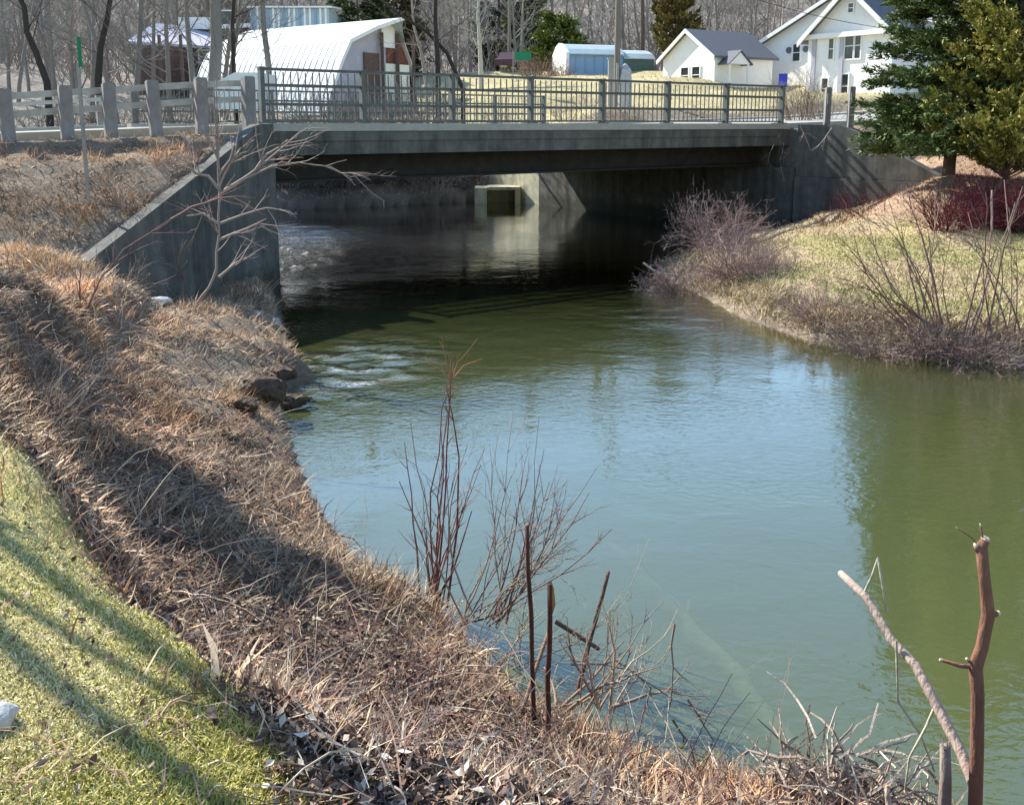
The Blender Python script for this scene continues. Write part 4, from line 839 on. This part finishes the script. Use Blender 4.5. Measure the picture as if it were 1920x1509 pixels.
fan('bare_shrub', 'fine straw coloured twigs hanging from the near bank into the water', 'twigs', (930, 1250), 4.9, [(1010, 1150), (1060, 1120), (1100, 1040), (1080, 1180), (960, 1180), (930, 1190), (1120, 1190), (1180, 1150), (1000, 1080), (1090, 1230), (1215, 1010)], (.38, .31, .2), .0045, 4, .22, 3, bend=.12, spread_b=90)
# cut stakes
def stake(label, p0, p1, D0, D1, r, C, name='stake', split=False, n=8, cat='stake'):
    a = at(*p0, D0); b = at(*p1, D1); t = thing(name, label, cat, tuple(a)); g = Geo(); Q = [a+(b-a)*f+rv()*.0035*(0 < f < 1) for f in np.linspace(0, 1, 6)]
    g.tube(Q, [r*1.1, r*1.05, r, r*1.02, r*.95, r*.9], n, C); g.build('stem', M_bark, t, smooth=True)
    if split:
        g = Geo(); d = nrm(b-a); g.slab([b-d*.16+[r*.9, -r*.4, 0], b-d*.10+[r*2.2, -r*.4, 0], b-d*.03+[r*1.6, -r*.4, 0], b+d*.02+[r*.4, -r*.4, 0], b-d*.05+[r*.1, -r*.4, 0]], (0, r*1.2, 0), (.42, .22, .07)); g.build('split_end', M_bark, t)
    g = Geo(); d = nrm(b-a); g.tube([b, b+d*r*.7], [r*.88, r*.5], n, (.40, .27, .15)); g.build('cut_end', M_bark, t)
    return t
stake('tall dark upright stake with a slanted top, left one of the pair by the water', (1003, 1402), (988, 985), 4.05, 4.15, .0115, (.10, .05, .035))
stake('dark upright stake with a split orange brown top, right of the tall stake', (1026, 1395), (1031, 1095), 4.0, 4.05, .013, (.10, .045, .03), split=True)
stake('short dark stake leaning right behind the brush pile', (1082, 1300), (1141, 1072), 4.5, 4.75, .011, (.11, .065, .05))
stake('dark broken stick sloping down right from behind the pair of stakes', (1042, 1165), (1122, 1216), 4.4, 4.35, .012, (.10, .07, .06), 'broken_stick', cat='stick')
stake('thin stake slanting up behind the pair of upright stakes', (975, 1345), (1030, 1180), 4.05, 4.4, .010, (.20, .13, .09), cat='stick', name='slanted_stick')
fan('brush_pile', 'pile of pale cut branches poking up right of the dark stakes', 'brush pile', (1080, 1330), 4.3, [(1145, 1150), (1140, 1165), (1215, 1182), (1210, 1190), (1130, 1120), (1170, 1200), (1190, 1210), (1100, 1180), (1060, 1200), (1160, 1230), (1225, 1255), (1265, 1170), (1240, 1130), (1200, 1275), (1020, 1250), (1270, 1290)], (.40, .33, .24), .0095, 3, .2, 5, C2=(.27, .19, .14), bend=.05, spread_b=70)
px_branches('brush_pile', 'drooping greyish twigs trailing into the water at the right side of the brush pile', 'twigs', (1150, 1250), [[(1070, 1245), (1130, 1245), (1180, 1255), (1222, 1290)], [(1150, 1235), (1200, 1270), (1260, 1310), (1325, 1335)], [(1290, 1312), (1320, 1360), (1350, 1405)], [(1220, 1290), (1205, 1340), (1195, 1400)], [(1262, 1350), (1300, 1400), (1370, 1460)], [(1265, 1170), (1262, 1250), (1245, 1370)]], 4.3, (.26, .21, .17), .006, 6, .2, 6, tr=.002)
# big cut sapling at right
t = thing('cut_sapling', 'thick reddish cut sapling with side stubs at the bottom right', 'sapling', tuple(at(1830, 1640, 2.7)))
P = [at(x, y, 2.7) for x, y in ((1826, 1640), (1828, 1520), (1832, 1400), (1833, 1300), (1829, 1250), (1842, 1210), (1853, 1150), (1846, 1085), (1840, 1025))]
g = Geo(); g.tube(P, [.03, .0225, .021, .0205, .022, .019, .0205, .0175, .018], 12, (.20, .10, .065)); g.build('stem', M_bark, t, smooth=True)
def stub(pts, r0, r1, C=(.20, .10, .065), tip=None, D=2.7):
    g = Geo(); Q = [at(x, y, D) for x, y in pts]; g.tube(Q, list(np.linspace(r0, r1, len(Q))), 7, C); o = g.build('stub', M_bark, t, smooth=True)
    g = Geo(); d = nrm(Q[-1]-Q[-2]); g.tube([Q[-1]-d*.002, Q[-1]+d*(tip or .006)], [r1*1.04, r1*.8], 7, (.62, .52, .36)); g.build('cut_face', M_bark, o)
stub([(1829, 1250), (1800, 1248), (1765, 1237)], .009, .005); stub([(1853, 1148), (1862, 1152), (1871, 1149)], .012, .009); stub([(1840, 1030), (1843, 1020), (1848, 1010)], .017, .014); stub([(1838, 1035), (1832, 1028), (1830, 1022)], .012, .009)
stub([(1836, 1025), (1822, 1008), (1795, 990)], .003, .0015); stub([(1843, 1018), (1842, 1005), (1838, 985)], .003, .003); stub([(1826, 1245), (1818, 1240), (1814, 1236)], .006, .005)
t = thing('leaning_branch', 'pale peeled branch leaning left beside the thick cut sapling', 'branch', tuple(at(1825, 1450, 2.75)))
P = [at(x, y, d) for x, y, d in ((1830, 1480, 2.7), (1800, 1405, 2.8), (1755, 1320, 2.9), (1715, 1245, 3.0), (1668, 1195, 3.1), (1625, 1120, 3.2), (1578, 1076, 3.3))]
g = Geo(); g.tube(P, [.019, .0185, .018, .0165, .0155, .015, .013], 10, (.40, .30, .24)); g.build('stem', M_bark, t, smooth=True)
g = Geo(); d = nrm(P[-1]-P[-2]); g.tube([P[-1], P[-1]+d*.012], [.013, .009], 10, (.68, .6, .45)); g.build('cut_face', M_bark, t)
for pts in ([(1622, 1108, 3.2), (1635, 1080, 3.18), (1646, 1046, 3.15)], [(1646, 1046, 3.15), (1655, 1100, 3.1), (1662, 1145, 3.1)], [(1680, 1200, 3.05), (1682, 1260, 3.02), (1684, 1315, 3.0)], [(1684, 1315, 3.0), (1725, 1375, 2.95), (1752, 1445, 2.95)], [(1755, 1320, 2.92), (1735, 1365, 2.9), (1705, 1420, 2.9), (1697, 1480, 2.9)]):
    g = Geo(); g.tube([at(*q) for q in pts], [.0055, .0045, .0035], 5, (.42, .40, .28)); g.build('twig', M_bark, t, smooth=True)
t = thing('stump', 'broken grey weathered stump standing at the bottom edge left of the sapling', 'stump', tuple(at(1770, 1560, 2.75)))
P = [at(x, y, 2.75) for x, y in ((1770, 1620), (1771, 1520), (1773, 1460), (1772, 1398))]; g = Geo(); g.tube(P, [.026, .022, .019, .017], 9, (.25, .20, .17)); g.build('stem', M_bark, t, smooth=True)
for k in range(5):
    g = Geo(); a = P[-1]+np.array([R.uniform(-.012, .012), R.uniform(-.01, .01), -.02]); g.tube([a, a+[R.uniform(-.01, .01), 0, R.uniform(.03, .07)]], [.006, .001], 4, (.5, .42, .33)); g.build('splinter', M_bark, t)
stake('short pale cut stub beside the root clump at the bottom edge', (1672, 1560), (1664, 1476), 2.95, 3.0, .011, (.42, .34, .27), 'cut_stub', cat='stub')
# fibrous root clump
R.seed(88); g = Geo(); c = atz(1560, 1500, .35); 
for k in range(330):
    a = R.uniform(-.3, 2.2); s_ = c+np.array([R.gauss(0, .16), R.gauss(0, .10), R.gauss(.02, .07)]); d = nrm((math.cos(a)*.9, math.sin(a)*.35, R.uniform(-.5, .7))); L = R.uniform(.12, .36)
    P = curve(s_, d, L, 4, .22, -.12); rr = R.uniform(.003, .008); g.tube(P, [rr, rr, rr*.9, rr*.7, rr*.4], 4, np.array(R.choice([(.42, .34, .27), (.30, .23, .18), (.5, .42, .33), (.2, .15, .12)])))
tag(g.build('root_clump', M_bark, origin=tuple(c)), 'tangled pale fibrous root clump at the water edge left of the stump', 'roots')
# willow shrubs at right
fan('willow_shrub', 'fan shaped bare willow with long stems on the right bank', 'shrub', (1750, 625), 12.6, [(1600, 440), (1640, 400), (1668, 380), (1700, 350), (1585, 480), (1620, 455), (1560, 520), (1690, 420), (1655, 470), (1720, 400), (1740, 430), (1790, 420), (1760, 380), (1610, 520), (1540, 560), (1700, 470), (1575, 445), (1630, 420), (1680, 440), (1645, 500), (1595, 560), (1720, 500)], (.23, .13, .11), .015, 4, .5, 7, C2=(.30, .22, .16), bend=.05, spread_b=40, tr=.004, lev=1)
fan('willow_shrub', 'second bare willow with upright stems at the right edge of the photo', 'shrub', (1860, 640), 12.2, [(1850, 360), (1885, 340), (1815, 400), (1905, 380), (1930, 430), (1790, 470), (1870, 440), (1840, 480), (1920, 350), (1960, 420), (1830, 520), (1905, 470), (1860, 400), (1800, 440)], (.22, .13, .11), .015, 4, .5, 8, C2=(.32, .24, .18), bend=.05, spread_b=60, tr=.004)
for k, (px, py, D, rx, h_, C, lab) in enumerate(((1560, 625, 13.3, .8, .45, (.25, .14, .13), 'low pinkish brush at the water left of the fan shaped willow'), (1650, 655, 12.9, .8, .5, (.24, .15, .13), 'low tangled brush at the water just left of the willow base'), (1750, 665, 12.6, .8, .5, C_PURP, 'dark tangled brush below the fan shaped willow'), (1840, 675, 12.3, .9, .55, C_PURP, 'dark tangled brush below the second willow'), (1925, 690, 12.0, .9, .6, C_BROWN, 'brown tangled brush cut off by the right edge at the water'))):
    q = atz(px, py-12, .15); dome('bank_brush', lab, q[0], q[1]+.15, rx, h_, 180, C, r=.006, lev=1, kids=5, seed=80+k, C2=(.34, .26, .21), spread=1.45, wob=.25, up=-.03)
for k, (px, py, z, rx, h_, lab) in enumerate(((255, 545, .7, .5, .7, 'small brown brush tuft in the hollow at the low end of the wing wall'), (330, 560, .7, .45, .6, 'small brown brush tuft in the hollow left of the pale sapling'), (455, 560, .5, .5, .75, 'drooping dry brush at the corner of the left abutment'), (215, 455, 1.7, .5, .6, 'dry brush leaning over the low end of the wing wall'), (90, 620, 1.7, .7, .6, 'dark bramble patch at the left edge of the bank'), (40, 690, 1.7, .6, .5, 'low dark bramble patch above the lawn corner'))):
    q = atz(px, py, z); dome('brush_tuft', lab, q[0], q[1], rx, h_, 60, C_BROWN, r=.005, lev=1, kids=4, seed=120+k, C2=(.36, .27, .2), spread=1.3, wob=.25, up=-.04)
# dogwoods
for k, (px, py, D, rx, h_, n_, lab) in enumerate(((1625, 400, 21, .9, .95, 40, 'sprawling dark red dogwood below the right wing wall'), (1570, 412, 21.5, .8, .5, 30, 'small low dark red dogwood at the left foot of the mound'), (1775, 415, 18.6, .7, 1.0, 120, 'dense dark red clipped bush at the foot of the spruce trunk'), (1850, 405, 18.9, .8, 1.15, 130, 'dense dark red bush under the arborvitae, middle of the row'), (1925, 400, 19.0, .9, 1.3, 120, 'dense dark red bush at the right edge under the arborvitae'))):
    q = at(px, py, D); dome('dogwood', lab, q[0], D, rx, h_, n_, C_MARO, r=.008, lev=2 if k > 1 else 1, kids=5, seed=90+k, C2=(.14, .04, .045), spread=1.1, cat='shrub', wob=.2)
b = at(1860, 430, 17.6); stake('thin grey stake standing before the dark red bushes', (1860, 432), (1860, 358), 17.4, 17.4, .02, (.25, .2, .2))
# fallen branch on the right
px_branches('fallen_branch', 'pale fallen branch lying from the purplish bush into the water', 'branch', (1210, 495), [[(1206, 493), (1235, 512), (1265, 532)], [(1235, 512), (1280, 520), (1320, 535), (1324, 543)], [(1245, 516), (1240, 500)]], 18.6, (.48, .44, .38), .028, 1, .3, 9, tr=.006)
px_branches('bare_branch', 'drooping vine twigs hanging from the right end of the bridge', 'vine', (1510, 250), [[(1500, 236), (1512, 262), (1518, 282)], [(1560, 240), (1540, 268), (1520, 283)]], 24.4, C_PALE, .012, 4, .4, 10, tr=.004)
px_branches('bare_branch', 'thin vine climbing the right abutment at the dark opening', 'vine', (1440, 320), [[(1452, 270), (1440, 300), (1446, 318)], [(1470, 340), (1462, 300), (1470, 268)]], 25.0, C_GREY, .010, 4, .5, 11, tr=.004)
# submerged log
t = thing('submerged_log', 'long silty log lying under the water, its near end by the root clump', 'log', tuple(atz(1485, 1395, -.1)))
g = Geo(); a = atz(1490, 1415, -.12); b = atz(1120, 985, -.42); Q = [a+(b-a)*f+np.array([.05*math.sin(f*5), 0, .015*math.sin(f*11)]) for f in np.linspace(0, 1, 14)]
R.seed(9); Q = [q+np.array([R.uniform(-.035, .035), 0, R.uniform(-.015, .01)]) for q in Q]; g.tube(Q, [r_*R.uniform(.72, 1.12) for r_ in np.linspace(.085, .05, 14)], 12); g.build('trunk', M_log, t, smooth=True)
g = Geo(); [g.tube([Q[i], Q[i]+np.array([R.uniform(-.3, .3), R.uniform(.1, .3), .1])], [.02, .008], 5) for i in (3, 6, 9)]; g.build('branch_stub', M_log, t)

# ------------------------------------------------------------------ stones
def rock(name, label, c, d, seed, m=M_stone, cat='stone', sub=3, rough=False):
    import bmesh
    bm = bmesh.new(); bmesh.ops.create_icosphere(bm, subdivisions=sub, radius=1)
    r_ = np.random.default_rng(seed); pl = r_.normal(0, 1, (9, 3)); pl /= np.linalg.norm(pl, axis=1, keepdims=True)
    for v in bm.verts:
        p = np.array(v.co); 
        for q in pl:
            k = p@q
            if k > .72: p = p-q*(k-.72)
        p = p*(1+.08*math.sin(p[0]*5+seed)*math.cos(p[1]*4)+(.45*(float(fbm(np.array(p[0]*2.2+seed), np.array(p[1]*2.2+p[2]*1.7), 4, seed))) if rough else 0)); v.co = Vector(p*np.array(d))
    me = bpy.data.meshes.new(name); bm.to_mesh(me); bm.free(); me.materials.append(m)
    o = bpy.data.objects.new(name, me); COL.objects.link(o); o.location = tuple(c); o.rotation_euler = (r_.uniform(-.3, .3), r_.uniform(-.3, .3), r_.uniform(0, 3)); tag(o, label, cat); return o
q = atz(470, 608, .18); rock('stone', 'bluish pale stone at the foot of the left abutment, the larger one', q, (.24, .2, .24), 3)
q = atz(506, 612, .14); rock('stone', 'smaller bluish stone right beside the large one at the water', q, (.18, .16, .17), 4)
q = atz(524, 628, .04); rock('stone', 'dark wet stone in the water by the left abutment', q, (.16, .12, .10), 5, M_girder)
q = atz(290, 566, .85); rock('stone', 'flat white stone lying at the edge of the dark hollow', q, (.26, .15, .07), 6)
q = atz(2, 1345, 1.72); rock('stone', 'small white stone in the lawn at the left edge', q, (.045, .045, .035), 7)
q = atz(872, 362, .3); rock('stone', 'grey boulder on the far bank beside the concrete outlet', (q[0]-.2, 38.6, .5), (.6, .5, .5), 8, M_conc)
dark = mat('wet_soil', (.10, .07, .05), .95, .6, 9, 1.0, 14, bdist=.08)
for k, (px, py, z, d, lab) in enumerate(((500, 735, .32, (.34, .26, .22), 'dark overhanging clod of earth on the bank beside the small rapid'), (548, 752, .08, (.30, .16, .10), 'dark wet rock at the water where the rapid starts'), (530, 700, .28, (.25, .2, .15), 'earthy clod above the wet rock at the rapid'), (462, 760, .4, (.2, .16, .12), 'small earthy clod set back from the rapid'))):
    q = atz(px, py, z); rock('earth_clod' if k != 1 else 'wet_rock', lab, q, tuple(v*.8 for v in d), 20+k, dark, 'clod' if k != 1 else 'rock', 4, True)

# ------------------------------------------------------------------ ground cover
def frustum_pts(n, D0, D1, xl=-.66, xr=.66, pw=1.0):
    u = rng.random(n); D = D0*(D1/D0)**u if pw == 1 else (D0**(1-pw)+u*(D1**(1-pw)-D0**(1-pw)))**(1/(1-pw)); x = rng.uniform(xl, xr, n)*(D+.6); return x, D
def slope_dir(x, y):
    e = .08; zx = terrain(x+e, y, False)-terrain(x-e, y, False); zy = terrain(x, y+e, False)-terrain(x, y-e, False); return zx/(2*e), zy/(2*e)
def blades(name, x, y, L, W, lean, az, cols, m=M_veg, bend=.5, lift=0.0, curl=0.3, z=None):
    n = len(x); z = terrain(x, y) if z is None else z; p = np.stack([x, y, z+lift], -1)
    hd = np.stack([np.cos(az), np.sin(az), np.zeros(n)], -1); sl_ = np.stack([-np.sin(az), np.cos(az), np.zeros(n)], -1)+rng.normal(0, .35, (n, 3))
    th0 = lean; th1 = lean*(1+bend)
    d0 = hd*np.sin(th0)[:, None]+np.array([0, 0, 1])*np.cos(th0)[:, None]; d1 = hd*np.sin(th1)[:, None]+np.array([0, 0, 1])*np.cos(th1)[:, None]+sl_*rng.normal(0, curl, n)[:, None]
    L = L[:, None]; w = sl_*W[:, None]; a = p; b = p+d0*L*.5; c = b+d1*L*.5
    V = np.stack([a-w, a+w, b-w*.8, b+w*.8, c], 1).reshape(-1, 3); i = np.arange(n)[:, None]*5
    g = Geo(); g.add(V, [i+np.array([[0, 1, 3, 2]]), i+np.array([[2, 3, 4]])], np.repeat(cols, 5, 0)); tag(g.build(name, m), kind='stuff')
def pick(cols, n, v=.2): c = np.array(cols)[rng.integers(0, len(cols), n)]; return c*rng.uniform(1-v, 1+v, (n, 1))
SCx = ()
def cond(x, y, f): k = f; return x[k], y[k]
# lawn
x, y = frustum_pts(240000, 1.3, 5.8, -.7, .1, 1.5); d = sdist(x, y); k = lawn_mask(x, y, d) > rng.random(len(x)); x, y = x[k], y[k]; n = len(x)
pt = fbm(x*1.4, y*1.4, 3, 91)+.5+rng.normal(0, .1, n)
cg = pick([(.42, .38, .10), (.50, .45, .15), (.29, .28, .07)], n); cs = pick([(.64, .56, .27), (.52, .45, .20), (.70, .62, .36)], n)
sel = (pt+rng.normal(0, .12, n) > .56)[:, None]; cc = np.where(sel, cg, cs)
blades('lawn_grass', x, y, rng.uniform(.009, .024, n)*(1+.4*(pt > .5)), rng.uniform(.0012, .0022, n), rng.uniform(.3, 1.25, n), rng.uniform(0, 6.28, n), cc)
# dead leaves and litter on the near bank
def leaves(n, D0, D1, fn, size, cols, name, zl=.01):
    x, y = frustum_pts(n, D0, D1, -.7, .5, 1.2); d = sdist(x, y); k = fn(x, y, d) > rng.random(len(x)); x, y = x[k], y[k]; n = len(x); z = terrain(x, y)+rng.random(n)*.03+zl
    a = rng.uniform(0, 6.28, n); t1 = rng.normal(0, .55, n); u = np.stack([np.cos(a), np.sin(a), t1], -1); v = np.cross(u, np.stack([rng.normal(0, .5, n), rng.normal(0, .5, n), np.ones(n)], -1)); u /= np.linalg.norm(u, axis=1, keepdims=True); v /= np.linalg.norm(v, axis=1, keepdims=True)
    w = np.cross(u, v); w *= np.sign(w[:, 2:3]+1e-9); S = (size*rng.uniform(.5, 1.5, n))[:, None]; p = np.stack([x, y, z], -1); cu = rng.uniform(-.1, .55, n)[:, None]
    V = np.stack([p-u*S, p-v*S*.5+w*S*cu, p+v*S*.5+w*S*cu, p+u*S+w*S*rng.uniform(-.3, .6, n)[:, None], p-u*S*.1], 1).reshape(-1, 3); i = np.arange(n)[:, None]*5
    c = pick(cols, n, .25); g = Geo(); g.add(V, [i+np.array([[0, 1, 4]]), i+np.array([[1, 3, 4]]), i+np.array([[3, 2, 4]]), i+np.array([[2, 0, 4]])], np.repeat(c, 5, 0)); tag(g.build(name, M_veg), kind='stuff')
litz = lambda x, y, d: sstep(.15, .5, d)*(1-.985*lawn_mask(x, y, d))*(1-.85*sstep(7.5, 10.5, y))*(y < 14)*(x < 4)
leaves(115000, 1.4, 13.0, litz, .015, [(.17, .11, .075), (.26, .18, .125), (.10, .065, .05), (.36, .28, .21), (.07, .045, .04), (.22, .13, .09)], 'dead_leaves')
leaves(26000, 1.4, 6.5, lambda x, y, d: litz(x, y, d)*sstep(1.2, 2.0, d)*.6, .014, [(.5, .43, .36), (.36, .28, .22), (.13, .085, .065), (.25, .18, .14)], 'pale_curled_leaves', .02)
leaves(1300, 1.6, 5, lambda x, y, d: lawn_mask(x, y, d)*.6, .0075, [(.22, .16, .10), (.34, .27, .18), (.12, .085, .055)], 'scattered_leaves', .02)
# dry grass, matted, combed downhill
def dry(n, D0, D1, fn, Lr, Wr, cols, name, lean=(.8, 1.45), xl=-.7, xr=.5, pw=1.1, combed=1.3, lift=0, bend=.3):
    x, y = frustum_pts(n, D0, D1, xl, xr, pw); d = sdist(x, y); k = fn(x, y, d) > rng.random(len(x)); x, y = x[k], y[k]; n = len(x)
    sx, sy = slope_dir(x, y); az = np.arctan2(-sy, -sx)+rng.normal(0, combed, n)+(fbm(x*1.5, y*1.5, 2, 93))*4
    tuft = fbm(x*2.6, y*2.6, 3, 95)+.5
    sc = .55+1.0*tuft
    warm = np.where((y < 9)[:, None], np.array([.90, .78, .69]), np.array([1.08, 1.0, .93]))
    blades(name, x, y, rng.uniform(*Lr, n)*sc, rng.uniform(*Wr, n), np.clip(rng.uniform(*lean, n)-.5*(tuft > .6), .2, 1.5), az, warm*pick(cols, n, .35)*(.55+.8*tuft[:, None])*(1+np.array([.25, 0., -.15])*(fbm(x*.9, y*.9, 2, 98)*2)[:, None])*(.8+.6*sstep(.3, .7, fbm(x*.6, y*.6, 2, 99)+.5))[:, None], bend=bend, lift=lift)
TANS = [(.58, .46, .31), (.45, .34, .22), (.66, .56, .40), (.24, .16, .11), (.48, .33, .21), (.34, .22, .14)]
off = lambda x, y: (lambda s, t: 1-((t > -.2) & (t < 14)).astype(float))(*to_st(x, y))
dryA = lambda x, y, d: sstep(.02, .25, d)*(1-.9*lawn_mask(x, y, d))*off(x, y)*(x < 1)*(.25+.75*sstep(7.5, 10.0, y-.3*x))*sstep(4.5, 6, y-.3*x)*(.18+.82*sstep(.38, .52, fbm(x*1.4, y*1.4, 4, 96)+.5))
dry(230000, 4.6, 19, dryA, (.07, .22), (.0024, .0046), TANS, 'dry_grass', lean=(.85, 1.57))
dryB = lambda x, y, d: sstep(.0, .2, d)*(1-.8*lawn_mask(x, y, d))*(.12+.75*(1-sstep(.35, 1.0, d))+.35*sstep(.5, .65, fbm(x*1.3, y*1.3, 3, 97)+.5))*(x < 6)
dry(100000, 1.6, 8.5, dryB, (.05, .16), (.0013, .0024), TANS+[(.33, .20, .15), (.25, .15, .12)], 'dead_weeds', xr=.62)
dry(9000, 2.2, 15, lambda x, y, d: sstep(.1, .4, d)*(1-lawn_mask(x, y, d))*off(x, y)*(x < 3), (.06, .16), (.005, .010), [(.30, .20, .13), (.42, .32, .21), (.16, .11, .08), (.52, .44, .33)], 'flattened_dead_leaves', lean=(1.2, 1.57), bend=.05)
# curved twigs in the litter
R.seed(444); g = Geo()
for k in range(7500):
    D = 1.7*(11/1.7)**R.random(); x = R.uniform(-.66, .5)*(D+.4); d = float(sdist(np.array([x]), np.array([D]))[0])
    if d < .05: continue
    if float(lawn_mask(np.array([x]), np.array([D]), np.array([d]))[0]) > .3 and R.random() > .012: continue
    z = tz(x, D)+.015; L = R.uniform(.08, .4); a = R.random()*6.28; P = curve((x, D, z), (math.cos(a), math.sin(a), R.uniform(-.15, .35)), L, 4, .2, -.04); rr = R.uniform(.0012, .0032)*(1 if D < 6 else 1.5)
    g.tube(P, [rr, rr, rr*.9, rr*.7, rr*.4], 3, np.array(R.choice([(.42, .34, .26), (.25, .17, .13), (.30, .17, .14), (.5, .43, .34), (.13, .085, .07)])), cap=False)
tag(g.build('fallen_twigs', M_veg), kind='stuff')
# arching bramble canes
R.seed(445); g = Geo()
for k in range(700):
    D = 3.2*(13/3.2)**R.random(); x = R.uniform(-.62, .3)*D; d = float(sdist(np.array([x]), np.array([D]))[0])
    if d < .1 or d > 4.5 or float(lawn_mask(np.array([x]), np.array([D]), np.array([d]))[0]) > .3: continue
    z = tz(x, D); a = R.random()*6.28; L = R.uniform(.25, .8); P = curve((x, D, z), (math.cos(a)*.6, math.sin(a)*.6, 1), L, 6, .12, -.17); rr = R.uniform(.0018, .0035)
    g.tube(P, [rr*(1-.1*i) for i in range(7)], 3, np.array(R.choice([(.30, .15, .12), (.36, .27, .19), (.22, .10, .09), (.46, .38, .28)])), cap=False)
tag(g.build('bramble_canes', M_veg), kind='stuff')
# right bank grass
rb = lambda x, y, d: sstep(.02, .3, d)*((x > 2.6) & (y > 11) & (y < 25.5)).astype(float)*off(x, y)
x, y = frustum_pts(110000, 11, 25, .12, .68, 1); d = sdist(x, y); k = rb(x, y, d) > rng.random(len(x)); x, y = x[k], y[k]; n = len(x)
gr_ = sstep(.45, .62, fbm(x*.55, y*.55, 3, 61)+.5)*(y < 20)*(d[k] > .8); zz = terrain(x, y)
cc = np.where((rng.random(n) < gr_*.5)[:, None], pick([(.26, .28, .06), (.20, .24, .05)], n), np.where((zz > 1.1)[:, None], pick([(.44, .30, .20), (.38, .25, .17), (.5, .36, .24)], n), pick([(.50, .42, .24), (.44, .35, .2), (.38, .29, .18)], n)))
near_edge = (d[k] < .9)
blades('bank_grass', x, y, rng.uniform(.05, .11, n)*(1+2.2*near_edge), rng.uniform(.004, .007, n), rng.uniform(.4, 1.35, n), rng.uniform(0, 6.28, n), cc)
# roadside rough grass and weeds behind the railings
x, y = frustum_pts(60000, 26, 70, -.62, .62, 1); s_, t_ = to_st(x, y); d = sdist(x, y); k = (t_ > 12.9) & (d > .3) & ((y < 60) | (x > -15)); x, y = x[k], y[k]; n = len(x)
blades('field_grass', x, y, rng.uniform(.08, .2, n), rng.uniform(.01, .02, n), rng.uniform(.2, 1.2, n), rng.uniform(0, 6.28, n), pick([(.52, .45, .28), (.46, .40, .22), (.44, .41, .2), (.5, .42, .3)], n))
